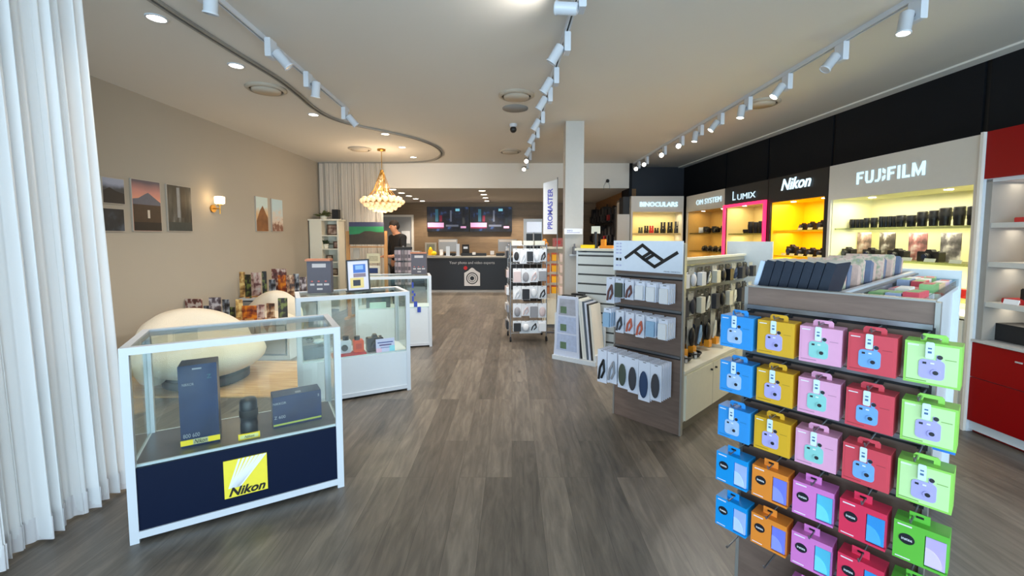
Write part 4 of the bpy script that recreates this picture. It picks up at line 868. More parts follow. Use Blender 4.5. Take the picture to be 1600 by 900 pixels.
for r_, z in enumerate((.30, .54, .78, 1.02, 1.29)):
    nn = 4 if r_ != 4 else 5
    for k in range(nn):
        w_ = .47 / nn - .003; h_ = rn.uniform(.17, .205) if r_ else .15
        hang_pack(SP, .03 + (k + .5) * (.46 / nn), -.03 - .02 * (k % 2), z, w_, h_, .03 + .02 * rn.random(), white_paper, f'white product pack, {ORD[k]} from the left in the {rown[r_]} row of the wire rack', 'white packs on the wire rack', (p_box, p_pouch, p_strap)[(k + r_) % 3], prods[(k * 2 + r_) % 4])
    for k in range(2): hang_pack(SP, -.02, .1 + k * .17, z, .13, .14, .03, white_paper, f'white pack on the left side of the wire rack, {rown[r_]} row, {("front", "rear")[k]}', 'white packs on the wire rack side', p_box, prods[(k + r_) % 4], ang=R(-90))
for k in range(3): pack(SP, .02 + .16 * k, .03, 1.335, .14, .06, .1, cream_lam, f'cream carton, {ORD[k]} from the left on top of the wire rack')
pack(SP, .12, -.05, .125, .30, .09, .2, white_lam, 'white box with dark stripe on the bottom shelf of the wire rack')

# bin of foam boards and albums
BB = Frame((.497, 5.04), -36)
t = thing('print_bin', 'white slanted floor bin with printed face holding foam boards', 'display bin', BB.o, BB.ang)
MB().box(-.01, .55, -.02, .30, .0, .05).build('base', white_lam, t)
mb = MB()
mb.prism([(0, .05), (.34, .05), (.31, .76), (.05, .76)], 0, .02)
for k, (a, b) in enumerate(((.54, .73), (.33, .52), (.12, .31))):
    f = lambda z: .05 * (z - .05) / .71
    mb.prism([(.03 + f(a), a), (.31 - .6 * f(a), a), (.31 - .6 * f(b), b), (.03 + f(b), b)], -.002, 0, 1 + (k > 0)); mb.prism([(.09, a + .02), (.17, a + .02), (.17, a + .1), (.09, a + .1)], -.004, -.002, 3)
mb.build('printed_face', [mat('face_pale_blue', (206, 214, 234), .5), mat('face_photo', (168, 172, 186), .5, noise=.3, nscale=14), mat('face_blue', (176, 190, 220), .5, noise=.2), mat('face_leaf', (96, 122, 96), .5, noise=.3)], t)
MB().box(.0, .02, .02, .28, .05, .55).box(.53, .55, .0, .30, .05, .12).box(.02, .53, .28, .30, .05, .4).build('side_panel', white_lam, t)
bc = [(30, 32, 36), (228, 228, 220), (226, 226, 222), (84, 96, 110), (210, 218, 236), (50, 50, 52), (222, 220, 210)]
bn = ['black', 'white', 'ivory', 'slate', 'pale blue', 'charcoal', 'cream']
for k in range(7):
    o = MB().box(0, .024, .02, .27, 0, .70 - .012 * k).build('foam_board', mat('board_%d' % k, bc[k], .6)); o.location = BB.w(.345 + k * .027, .0, .051); o.rotation_euler = (0, R(-6), BB.ang); tag(o, f'{bn[k]} foam board, {ORD[k]} from the left in the slanted bin', 'foam board', 'foam boards in the print bin')
for k, (x, y) in enumerate(((.07, .06), (.10, .24))):
    pack(BB, x, y, .745, .16, .02, .06, black, ('black roll lying on the front of the print bin', 'black roll lying on the rear of the print bin')[k])

# ================================================================== ISLAND WITH STRAPS AND POUCHES
isl_wood = plank_mat('taupe_oak', (104, 84, 74), (134, 112, 100), (158, 136, 122), .8, 3, .5, horiz=True, grain=.7, vary=.1)
def island(fr, W, L, H, label, railz, cab=.46, spine=.30, endp=(0, 1)):
    t = thing('gondola_island', label, 'display stand', fr.o, fr.ang)
    MB().box(.008, W - .008, 0, .025, .0, H).build('front_board', isl_wood, t)
    MB().box(-.004, .008, -.004, .03, 0, H).box(W - .008, W + .004, -.004, .03, 0, H).box(.008, W - .008, -.004, .03, H, H + .006).build('edge_trim', mat('edge_silver', (168, 166, 162), .35, .5), t)
    MB().box(endp[0], endp[1], L - .03, L, .04, H).build('end_panel', mat('end_panel_white', (212, 220, 224), .4), t)
    for z in railz: MB().box(.01, W - .01, -.014, 0, z, z + .016).box(.01, W - .01, -.004, 0, z - .012, z, 1).build('hook_rail', [chrome, blackm], t)
    return t
I2 = Frame((.834, 3.448), -46.5); W2, L2, H2 = .566, 2.05, 1.25
t2 = island(I2, W2, L2, 1.40, 'wood-fronted gondola island with the white logo board, hung with straps', (.57, .90, 1.145), endp=(.12, W2))
MB().box(.06, W2, .03, L2 - .03, .09, .455).build('cupboard', cream_lam, t2); MB().box(.03, W2 + .012, .03, L2 - .02, .455, .475).build('cupboard_top', cream_lam, t2)
MB().box(.09, W2 - .03, .03, L2 - .05, 0, .09).build('plinth', mat('plinth_taupe', (120, 112, 98), .5), t2)
for k in range(4):
    a = .05 + k * .49; d_ = MB().box(W2, W2 + .016, a, a + .48, .1, .44).build('cupboard_door', mat('door_ivory', (224, 219, 198), .45), t2)
    MB().cyl((W2 + .016, a + (.44 if k % 2 == 0 else .04), .395), (W2 + .03, a + (.44 if k % 2 == 0 else .04), .395), .008, n=10).build('door_knob', black, t2)
mb = MB().box(.28, .30, .03, L2 - .03, .475, H2); mb.build('spine_panel', mat('spine_greige', (168, 166, 154), .5), t2)
MB().box(.27, .32, .03, L2 - .03, H2, H2 + .02).build('spine_cap', cream_lam, t2)
for z in (.78, 1.0, 1.2): MB().box(.30, .312, .03, L2 - .05, z, z + .014).build('hook_rail', chrome, t2)
t = thing('logo_board', 'white board with a black knotted diamond logo on top of the strap island', 'sign', I2.w(.0, -.03, 1.185), I2.ang)
mb = MB().box(0, .566, 0, .012, 0, .235)
def bar(a, b, th=.0118, m=1):
    a, b = Vector((a[0], a[1])), Vector((b[0], b[1])); d = (b - a).normalized(); n = Vector((-d.y, d.x)) * th; a -= d * th * .5; b += d * th * .5
    mb.prism([tuple(a - n), tuple(b - n), tuple(b + n), tuple(a + n)], -.0025, 0, m)
def LP(x, y): return ((x - 15) / 725 * .566, .235 - (y - 578) / 315 * .235)   # measured on the board itself
for a, b in (((155, 757), (340, 622)), ((340, 622), (430, 690)), ((255, 690), (360, 765)), ((360, 765), (470, 835)), ((470, 835), (690, 690)), ((430, 690), (545, 765)), ((345, 745), (430, 690)), ((375, 770), (460, 715))): bar(LP(*a), LP(*b))
for y in (600, 632, 665, 700, 760, 772, 830): mb.box(LP(45, 0)[0], LP(75, 0)[0], -.001, 0, LP(0, y + 16)[1], LP(0, y)[1], 2 if y not in (760, 772) else 1); mb.box(LP(85, 0)[0], LP(108, 0)[0], -.001, 0, LP(0, y + 16)[1], LP(0, y)[1], 2 if y not in (760, 772) else 1)
mb.text('PEAK DESIGN', .012, .49, -.001, .012, 3, width=.12)
mb.build('board', [mat('logo_white', (224, 232, 244), .4), mat('logo_ink', (28, 28, 30), .5), mat('lavender_print', (186, 190, 222), .5), textgrey], t)
MB().box(.05, .516, .012, .03, .02, .04).build('bracket', grey, t)
cardw = mat('card_cool_white', (222, 226, 240), .55, noise=.02); cardw2 = mat('card_side', (206, 206, 212), .55)
pcs = {'brown': mat('strap_brown', (110, 72, 66), .7), 'olive': mat('pouch_olive', (74, 82, 70), .8), 'navy': mat('pouch_navy', (44, 64, 98), .8), 'charcoal': mat('pouch_charcoal', (62, 62, 68), .8), 'red': mat('strap_red', (200, 100, 76), .6), 'sky': mat('card_sky', (150, 184, 214), .5), 'black': black, 'ash': mat('strap_ash', (150, 150, 156), .7), 'white': white_paper}
def hook_row(z, specs, rowname, npk):
    for k, (x, w_, h_, kind, col) in enumerate(specs):
        for q in range(npk):
            y = -.05 - .028 * (npk - 1 - q) - (.02 if rowname == 'bottom' else 0)
            fn = {'box': p_box, 'pouch': p_pouch, 'strap': p_strap}[kind]
            hang_pack(I2, x, y, z - .004 * k, w_, h_, .022, cardw, f'white {col} strap pack, {ORD[q]} from front, {ORD[k]} peg of the {rowname} front row', f'straps and pouches, {rowname} row', fn, pcs[col])
hook_row(1.135, ((.045, .075, .20, 'strap', 'brown'), (.125, .07, .15, 'box', 'olive'), (.21, .075, .15, 'strap', 'brown'), (.30, .075, .14, 'box', 'white'), (.39, .075, .14, 'box', 'white'), (.49, .075, .14, 'box', 'white')), 'top', 4)
hook_row(.895, ((.04, .07, .15, 'box', 'sky'), (.15, .07, .17, 'strap', 'charcoal'), (.235, .07, .16, 'strap', 'red'), (.32, .07, .17, 'strap', 'red'), (.41, .075, .15, 'box', 'sky'), (.50, .07, .15, 'box', 'white')), 'middle', 5)
hook_row(.575, ((.03, .085, .26, 'strap', 'black'), (.12, .085, .24, 'strap', 'ash'), (.215, .085, .25, 'pouch', 'olive'), (.30, .085, .26, 'pouch', 'charcoal'), (.39, .09, .29, 'pouch', 'navy'), (.48, .085, .26, 'pouch', 'charcoal')), 'bottom', 6)
# goods on the long side of that island
rn = random.Random(21)
I2S = Frame(tuple(I2.w(.31, 0, 0)), -46.5 + 90)      # x runs along the side away from the viewer, y into the spine
sc_ = [('black', black), ('charcoal', pcs['charcoal']), ('cream', cream_lam), ('steel', steel), ('navy', pcs['navy']), ('sky blue', pcs['sky']), ('white', white_paper), ('ash', pcs['ash'])]
rows = (('top', 1.19, .15, (6, 5, 6, 5, 3, 1, 0, 7, 4, 0, 1, 0)), ('middle', .99, .18, (0, 0, 1, 1, 2, 0, 0, 1, 2, 0, 7, 1)), ('bottom', .775, .24, (1, 0, 0, 4, 0, 1, 3, 1, 0, 2, 0, 1)))
for rn_, z, h_, cols in rows:
    for k, c_ in enumerate(cols):
        x = .14 + k * .155
        for q in range(2):
            nm, mm = sc_[(c_ + (q and k % 2)) % 8]
            kd = (p_box, p_strap, p_box, p_pouch)[(k + q) % 4] if rn_ != 'bottom' else (p_strap, p_pouch)[(k + q) % 2]
            cc = mat('card_dark', (44, 44, 47), .6) if (k + q) % 3 else mat('card_grey', (176, 176, 170), .6)
            hp = hang_pack(I2S, x, -.05 - q * .06, z, .10, h_, .04, cc, f'{nm} accessory pack, {("inner", "outer")[q]} one, {ORD[k]} peg of the {rn_} side row', f'accessory packs, {rn_} side row', kd, mm)
            if rn_ == 'bottom' and k in (1, 2, 4, 5): MB().box(-.03, .03, -.045, -.002, -h_ - .03, -h_ + .03, ch=.004).build('orange_tab', mat('tab_orange', (226, 150, 30), .5), hp)
for k in range(3):
    t = thing('coiled_cable', f'coiled black cable lying on the island cupboard top, {("nearest", "middle", "farthest")[k]} coil', 'cable', I2.w(.44, .12 + k * .17, .475 + .012), 0, 'coiled cables')
    mb = MB()
    for j in range(3):
        rr = .05 + .008 * j; pts = [(rr * math.cos(a * math.pi / 8), rr * math.sin(a * math.pi / 8), .012 * j) for a in range(17)]; mb.tube(pts, .008, 6)
    mb.build('coil', black, t); MB().box(-.01, .01, -.07, -.04, -.01, .04).build('tie', silver, t)
mb = MB()
o = pack(I2, .34, .9, .475, .18, .03, .5, cream_lam, 'flat cream tray on the island cupboard top')

# ================================================================== ISLAND WITH INSTANT CAMERAS
I1 = Frame((.947, 1.723), -50.5); W1, L1, H1 = .556, 1.85, 1.25
t1 = island(I1, W1, L1, H1, 'nearest wood-fronted island hung with coloured instant camera boxes', (1.165, .985, .80, .615, .43, .245), endp=(0, .47))
MB().box(0, .44, .03, L1 - .03, .06, 1.14).build('cupboard', white_lam, t1); MB().box(.02, .42, .03, L1 - .05, 0, .06).build('plinth', grey, t1)
MB().box(-.0, .46, .03, L1 - .03, 1.14, 1.16).build('cupboard_top', white_lam, t1)
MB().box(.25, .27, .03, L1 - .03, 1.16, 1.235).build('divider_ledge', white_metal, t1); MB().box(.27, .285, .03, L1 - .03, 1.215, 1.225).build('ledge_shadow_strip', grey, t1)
o = MB().box(0, .05, 0, .0015, 0, .05).box(.01, .035, -.0005, 0, .015, .03, 1).build('price_tag', [mat('tag_blue', (50, 130, 226), .5), white_paper]); o.location = I1.w(.575, .03, .79); o.rotation_euler = (0, 0, I1.ang); tag(o, 'bright blue shelf tag at the right edge of the nearest island', 'price tag'); o.location = I1.w(.56, .02, .785)

def rrect(x0, x1, z0, z1, r, n=4):
    P = []
    for cx, cz, a0 in ((x1 - r, z1 - r, 0), (x0 + r, z1 - r, 90), (x0 + r, z0 + r, 180), (x1 - r, z0 + r, 270)):
        for k in range(n + 1): a = R(a0 + 90 * k / n); P.append((cx + r * math.cos(a), cz + r * math.sin(a)))
    return P
COLS = [('sky blue', (52, 150, 226), (168, 196, 232), 'pale'), ('amber yellow', (222, 172, 40), (176, 170, 226), 'lilac'), ('pale pink', (228, 164, 198), (140, 204, 200), 'mint'), ('coral red', (216, 74, 88), (120, 172, 228), 'blue'), ('lime green', (150, 214, 92), (206, 178, 222), 'lilac')]
def camera_box(k):
    cn, c, cc, ccn = COLS[k]; t = thing('instant_camera_box', '', 'boxed camera', (0, 0, 0), I1.ang)
    m = mat('box_' + cn, c, .42); md = mat('box_edge_' + cn, tuple(int(v * .8) for v in c), .45); ml = mat('box_panel_' + cn, tuple(min(255, int(v * .55 + 255 * .45)) for v in c) if k == 4 else c, .4)
    w_, h_, d_ = .118, .122, .07
    mb = MB().box(0, w_, 0, d_, 0, h_).box(.006, w_ - .006, -.0006, 0, .006, h_ - .006, 2).box(.006, .05, -.001, -.0006, .008, .011, 1).box(.006, .03, -.001, -.0006, h_ - .012, h_ - .009, 3)
    mb.box(.085, .108, -.001, -.0006, .078, .080, 1)
    mb.build('carton', [m, md, ml, white_paper], t)
    # carry handle with the peg slot
    hd = MB().prism([(.03, h_), (.03, h_ + .014), (.036, h_ + .021), (.082, h_ + .021), (.088, h_ + .014), (.088, h_), (.074, h_), (.074, h_ + .01), (.044, h_ + .01), (.042, h_)], .03, .034); hd.build('carry_handle', m, t)
    cam = mat('cam_print_' + ccn, cc, .4); dk = mat('cam_dark_print', (40, 40, 46), .4)
    sx = .028 + (.0 if k != 4 else .004); p_ = MB().prism(rrect(sx, sx + .054, .018, .074, .011), -.002, -.0006, 0)
    p_.prism(rrect(sx + .036, sx + .046, .074, .09, .003), -.002, -.0006, 0)
    p_.cyl((sx + .036, -.001, .038), (sx + .036, -.004, .038), .0105, n=16, m=0).cyl((sx + .036, -.004, .038), (sx + .036, -.005, .038), .006, n=14, m=1)
    p_.cyl((sx + .043, -.002, .084), (sx + .043, -.003, .084), .006, n=12, m=1).box(sx + .008, sx + .016, -.003, -.002, .060, .066, 1).box(sx + .024, sx + .032, -.003, -.002, .062, .066, 2)
    p_.build('camera_picture', [cam, dk, white_paper], t)
    tg = MB().prism(rrect(.045, .063, .078, .125, .004), -.0075, -.006, 0); tg.box(.05, .058, -.008, -.0075, .105, .109, 1).box(.05, .058, -.008, -.0075, .093, .099, 1)
    tg.build('price_label', [mat('label_ice', (214, 232, 244), .4), mat('label_ink', (70, 110, 150), .5)], t)
    return t
COLF = [('azure', (16, 150, 226), (170, 190, 236)), ('orange', (236, 140, 50), (120, 130, 232)), ('orchid', (214, 122, 196), (90, 190, 222)), ('crimson', (226, 52, 88), (60, 150, 222)), ('leaf green', (98, 186, 62), (196, 176, 226))]
def case_box(k):
    cn, c, wc = COLF[k]; t = thing('camera_case_box', '', 'boxed camera case', (0, 0, 0), I1.ang); m = mat('case_' + cn, c, .42); w_, h_, d_ = .118, .118, .07
    mb = MB().box(0, w_ * .58, 0, d_, 0, h_).box(w_ * .58, w_, .012, d_, 0, h_).box(w_ * .58, w_, 0, .012, h_ * .84, h_).box(w_ * .58, w_, 0, .012, 0, h_ * .06).box(.006, .04, -.0006, 0, .006, .009, 1).box(.008, .04, -.0006, 0, h_ - .012, h_ - .008, 1)
    mb.build('carton', [m, mat('case_text', (236, 226, 236), .5)], t)
    MB().prism([(.03, h_), (.03, h_ + .026), (.076, h_ + .026), (.076, h_)], .03, .032).prism([(.045, h_ + .012), (.062, h_ + .012), (.062, h_ + .018), (.045, h_ + .018)], .028, .03, 1).build('hang_tab', [m, black], t)
    MB().prism([(.03 + .018 * math.cos(2 * math.pi * a / 20), .068 + .016 * math.sin(2 * math.pi * a / 20)) for a in range(20)], -.001, 0, 0).text('instax', .012, .03, -.0012, .068, 1, width=.024).build('badge', [mat('badge_ink', (24, 26, 36), .4), white_paper], t)
    MB().prism([(w_ * .6, .01), (w_ * .96, .01), (w_ * .96, h_ * .82), (w_ * .6, h_ * .82)], .003, .011).prism([(w_ * .6, .012)] + [(w_ * .6 + .036 * math.cos(R(a)), .014 + .05 * math.sin(R(a))) for a in range(0, 91, 10)], .0015, .003, 1).build('case_window', [mat('window_' + cn, wc, .15, noise=.12, nscale=14), mat('window_arc_' + cn, tuple(min(255, v + 28) for v in wc), .15)], t)
    return t
protos = {}
zt = [1.147, .966, .785, .597, .408, .218]; rowt = ['top', 'second', 'third', 'fourth', 'fifth', 'sixth']
for r_ in range(6):
    for k in range(5):
        kind = 0 if r_ < 3 or (r_ == 3 and False) else 1
        if kind == 0 or r_ < 3: key = (0, k)
        else: key = (1, k)
        z0 = zt[r_] - (.122 if key[0] == 0 else .118)
        # the green column keeps a boxed camera one row further down
        if r_ == 3 and k == -1: key = (0, 4)
        x0 = -.036 + k * .1345; y0 = -.135 + .004 * ((k * 3 + r_ * 2) % 3)
        if r_ == 5 and k < 2: continue
        lab = (f'{COLS[k][0]} instant camera box in the {rowt[r_]} row of the nearest island' if key[0] == 0 else f'{COLF[k][0]} camera case box with clear window in the {rowt[r_]} row of the nearest island')
        loc = I1.w(x0, y0, z0); jit = R(((k * 7 + r_ * 5) % 5 - 2) * 1.2)
        if key not in protos:
            protos[key] = (camera_box if key[0] == 0 else case_box)(k); o = protos[key]; o.location = loc; o['label'] = lab; o.rotation_euler = (0, 0, I1.ang + jit); o['group'] = ('instant camera boxes' if key[0] == 0 else 'camera case boxes') + ' on the nearest island'
        else: o = dup(protos[key], loc, I1.ang + jit, lab)
# pegs
mb = MB()
for r_ in range(6):
    for k in range(5):
        x = .023 + k * .1345; x = min(x, .54)
        o = MB().cyl((0, 0, 0), (0, -.15, .0), .0028, n=6).cyl((0, -.15, 0), (0, -.158, .012), .0028, n=6).box(-.012, .012, -.012, -.0, -.012, .012, 1).build('display_peg', [chrome, blackm], t1)
        o.location = (x, 0, zt[r_] + .012)
# albums leaning on the left of the island top
alb_n = mat('album_navy', (28, 38, 54), .55, noise=.2, nscale=40)
scrap = ramp_mat('scrapbook_floral', ((.35, (196, 150, 138)), (.5, (220, 196, 180)), (.62, (150, 160, 130)), (.75, (170, 150, 190))), 22, rough=.5)
y = .06
o = MB().box(0, .012, 0, .24, 0, .2).build('album', mat('album_ice', (200, 216, 238), .5)); o.location = I1.w(-.02, .06, 1.16); o.rotation_euler = (0, R(14), I1.ang); tag(o, 'pale blue card leaning at the left of the navy albums', 'album')
for k in range(7):
    t = thing('photo_album', f'navy photo album with spine forward, {ORD[k]} from the left on the nearest island', 'album', I1.w(.004 + k * .0335, .07, 1.168), I1.ang, 'navy albums on the nearest island')
    t.rotation_euler = (0, R(13), I1.ang)
    MB().box(0, .03, 0, .2, 0, .195, ch=.003).box(.004, .026, -.001, 0, .15, .17, 0).build('cover', alb_n, t); MB().box(.003, .027, .004, .198, .195, .196).build('pages', mat('page_cream', (206, 198, 186), .7), t)
for k in range(12):
    y = .33 + k * .118; w_ = .235 - .01 * (k % 2); h_ = .18 - .012 * (k % 3)
    t = thing('photo_album', f'{("floral", "slate", "blush")[k % 3]} scrapbook, {ORD[k]} from the front behind the navy albums', 'album', I1.w(.0, y, 1.173), I1.ang, 'scrapbooks on the nearest island')
    t.rotation_euler = (R(-14), 0, I1.ang)
    MB().box(0, w_, 0, .05, 0, h_, ch=.003).build('cover', (scrap, mat('scrap_slate', (104, 116, 142), .5, noise=.2), mat('scrap_blush', (206, 176, 164), .5, noise=.2, nscale=60))[k % 3], t)
    MB().box(.004, w_ - .004, .005, .045, h_, h_ + .001).build('pages', mat('page_cream', (206, 198, 186), .7), t)
# colourful small goods in the tray on the right
rn = random.Random(3); gc = [(214, 84, 96), (226, 220, 222), (132, 178, 116), (226, 190, 150), (224, 186, 200), (160, 180, 210), (230, 228, 220), (190, 110, 104)]
gnm = ['red', 'white', 'green', 'peach', 'pink', 'blue', 'ivory', 'brick red']
for r_ in range(3):
    for k in range(8):
        c = gc[(k + r_ * 3) % 8]; h_ = rn.uniform(.03, .07)
        t = thing('film_pack', f'{gnm[(k + r_ * 3) % 8]} small film pack, {ORD[k]} from the front in the {("left", "middle", "right")[r_]} line of the tray', 'film pack', I1.w(.288 + r_ * .055, .12 + k * .2, 1.16), I1.ang + R(rn.uniform(-6, 6)), 'small film packs in the island tray')
        MB().box(0, .05, 0, .15, 0, h_, ch=.002).build('carton', mat('film_%d_%d_%d' % c, c, .45, noise=.15, nscale=40), t); MB().box(.008, .042, .02, .13, h_, h_ + .0008).build('label', mat('film_label_%d' % (k % 3), ((236, 230, 232), (210, 80, 100), (130, 190, 120))[k % 3], .5, noise=.3, nscale=60), t)
MB().box(.455, .46, .03, L1 - .03, 1.16, 1.20).box(.285, .455, L1 - .06, L1 - .045, 1.16, 1.2).build('tray_edge', glass('acrylic_edge', (226, 236, 240)), t1)
# ================================================================== BRAND DISPLAY WALL (right)
RW = Frame((3.23, 8.0), -88)
ivory = mat('shelf_ivory', (226, 216, 160), .5, noise=.02); hdr_g = mat('header_greige', (208, 203, 194), .5, noise=.02); hdr_b = mat('header_black', (20, 20, 20), .45)
D_ = .46
def wall_unit(name_label, x0, x1, header_z, inner, header_m, shelves, text=None, frame=None, top=2.19, stile=.04, txt=None, front_z0=.85, base=None, doors=2, lit=(1, .86, .55), le=8, shelf_m=None, lshelf=True, stl=None):
    t = thing('brand_display_cabinet', name_label, 'display cabinet', RW.w(x0, 0), RW.ang); W_ = x1 - x0; sm = stl or header_m
    MB().box(0, stile, 0, D_, 0, top).build('side_panel', sm, t); MB().box(W_ - stile, W_, 0, D_, 0, top).build('side_panel', sm, t)
    MB().box(stile, W_ - stile, D_ - .02, D_, .85, header_z).box(stile, stile + .008, .02, D_ - .02, .85, header_z).box(W_ - stile - .008, W_ - stile, .02, D_ - .02, .85, header_z).build('back_lining', inner, t)
    MB().box(stile, W_ - stile, 0, .03, header_z, top).build('header', header_m, t)
    MB().box(stile, W_ - stile, .03, D_, header_z, header_z + .02).box(0, W_, .03, D_, top - .02, top).build('top_panel', inner, t)
    for z in shelves:
        MB().box(stile + .008, W_ - stile - .008, .05, D_ - .02, z - .018, z).build('shelf', shelf_m or glass('shelf_glass', (226, 232, 220), .6), t)
    MB().box(stile, W_ - stile, .0, D_ - .02, .83, .85).build('deck', inner, t)
    for k in range(doors):
        a = stile + k * (W_ - 2 * stile) / doors; b_ = a + (W_ - 2 * stile) / doors
        d_ = MB().box(a + .004, b_ - .004, -.01, .01, .09, .82).build('cupboard_door', base or cream_lam, t); MB().box(b_ - .12, b_ - .06, -.016, -.01, .74, .755).build('door_pull', steel, d_)
    MB().box(.02, W_ - .02, .03, .05, 0, .09).build('plinth', grey, t)
    if text: txt(t, W_)
    for fx in (.25, .75):
        MB().cyl((W_ * fx, .16, header_z), (W_ * fx, .16, header_z - .006), .028, n=14).build('lamp_puck', lens_glow, t)
    lo = lamp('cabinet_light', 'AREA', RW.w(x0 + W_ / 2, .16, header_z - .02), le, lit, (0, 0, RW.ang), shape='RECTANGLE', size=W_ * .85, size_y=.2)
    for z in shelves:
        if lshelf: lamp('shelf_light', 'AREA', RW.w(x0 + W_ / 2, .2, z - .03), le * .8, lit, (0, 0, RW.ang), shape='RECTANGLE', size=W_ * .85, size_y=.2)
    return t
def t_om(t, W_): MB().text('OM SYSTEM', .125, .84, -.012, 2.04, 0, bold=0, width=.84, depth=.003).build('sign_lettering', headlit, t)
def t_lx(t, W_):
    MB().text('L', .19, W_ * .26, -.012, 2.045, 0, bold=0, depth=.003).text('UMIX', .12, W_ * .55, -.012, 2.02, 0, bold=0, width=.44, depth=.003).build('sign_lettering', headlit, t)
def t_nk(t, W_): MB().text('Nikon', .19, W_ * .5, -.012, 2.075, 0, shear=.3, bold=.003, width=.50, depth=.004).build('sign_lettering', mat('nikon_letters', (214, 240, 252), emit=.9, noise=0), t)
def t_fj(t, W_):
    mb = MB(); z0, H = 1.957, .115; s = .02; y0, y1 = -.008, 0; x = .354
    def bx(a, b, c, d): mb.box(x + a, x + b, y0, y1, z0 + c, z0 + d)
    def Fl(): bx(0, s, 0, H); bx(s, .072, H - s, H); bx(s, .06, H * .42, H * .42 + s)
    Fl(); x += .098
    bx(0, s, .03, H); bx(.065, .085, .03, H); mb.prism([(x, z0 + .03), (x + .02, z0), (x + .065, z0), (x + .085, z0 + .03), (x + .065, z0 + .03), (x + .055, z0 + s), (x + .03, z0 + s), (x + s, z0 + .03)], y0, y1); x += .108
    bx(.032, .052, .03, H); mb.prism([(x, z0), (x + .03, z0), (x + .052, z0 + .03), (x + .032, z0 + .03), (x + .024, z0 + s), (x, z0 + s)], y0, y1); x += .074
    mb.prism([(x, z0), (x + .026, z0 + .018), (x + .026, z0 + .052), (x, z0 + .038)], y0, y1); mb.prism([(x, z0 + H - .038), (x + .026, z0 + H - .052), (x + .026, z0 + H - .018), (x, z0 + H)], y0, y1); x += .05
    Fl(); x += .098
    bx(0, s, 0, H); x += .045
    bx(0, s, 0, H); bx(s, .065, 0, s); x += .086
    bx(0, s, 0, H); bx(.088, .108, 0, H); mb.prism([(x + s, z0 + H), (x + .054, z0 + .03), (x + .054, z0 + .002), (x + s, z0 + H - .045)], y0, y1); mb.prism([(x + .088, z0 + H), (x + .088, z0 + H - .045), (x + .054, z0 + .002), (x + .054, z0 + .03)], y0, y1)
    mb.build('sign_lettering', headlit, t)
amber_in = mat('lining_amber', (208, 170, 96), .5, noise=.05); lum_in = mat('lining_cream', (222, 202, 142), .5, noise=.03); nik_in = mat('lining_yellow', (255, 206, 8), .5, noise=.03); fuji_in = mat('lining_lemon', (236, 230, 188), .5, noise=.02)
wall_unit('greige OM SYSTEM display cabinet with amber lining', 0.0, 1.34, 1.905, amber_in, hdr_g, (1.52, 1.20), 1, txt=t_om, lit=(1, .74, .36), le=2.2, stile=.05)
tl = wall_unit('black Lumix display cabinet with glowing pink-red frame', 1.345, 2.40, 1.91, lum_in, hdr_b, (1.50, 1.17), 1, txt=t_lx, lit=(1, .85, .5), le=4)
neon = mat('neon_pink', (255, 40, 92), emit=1.6, noise=0)
W_ = 1.055; MB().box(.01, .05, -.03, -.002, .6, 1.93).box(W_ - .05, W_ - .01, -.03, -.002, .6, 1.93).box(.05, W_ - .05, -.03, -.002, 1.89, 1.93).build('neon_frame', neon, tl)
wall_unit('black Nikon display cabinet lined in bright yellow', 2.41, 3.42, 1.885, nik_in, hdr_b, (1.53, 1.22), 1, txt=t_nk, lit=(1, .9, .7), le=3.6, stile=.05, shelf_m=nik_in)
wall_unit('wide greige FUJIFILM display cabinet with lemon lining', 3.425, 4.85, 1.835, fuji_in, hdr_g, (1.54, 1.24, .96), 1, txt=t_fj, lit=(1, .93, .66), le=8, stile=.035)
o = MB().box(0, .02, -.02, D_, 0, 2.2).build('trim_6', white_pt); o['kind'] = 'structure'; o.location = RW.w(4.855, 0); o.rotation_euler = (0, 0, RW.ang)

def lens_item(fr, x, y, z, r, h, label, group, c=None):
    t = thing('camera_lens', label, 'camera lens', fr.w(x, y, z), fr.ang, group)
    MB().lathe([(.001, 0), (r * .85, 0), (r * .9, h * .08), (r * .9, h * .3), (r, h * .36), (r, h * .94), (r * .92, h), (r * .8, h), (.001, h * .97)], n=16).build('barrel', c or black, t)
    MB().lathe([(r * 1.02, h * .5), (r * 1.04, h * .53), (r * 1.04, h * .74), (r * 1.02, h * .77)], n=16).build('grip_ring', blackm, t)
    return t
def cam_item(fr, x, y, z, w, h, d, label, group, c=None, metal=None): return small_camera('camera', label, fr, x, y, z, w, h, d, c or black, .36, group, metal=metal)
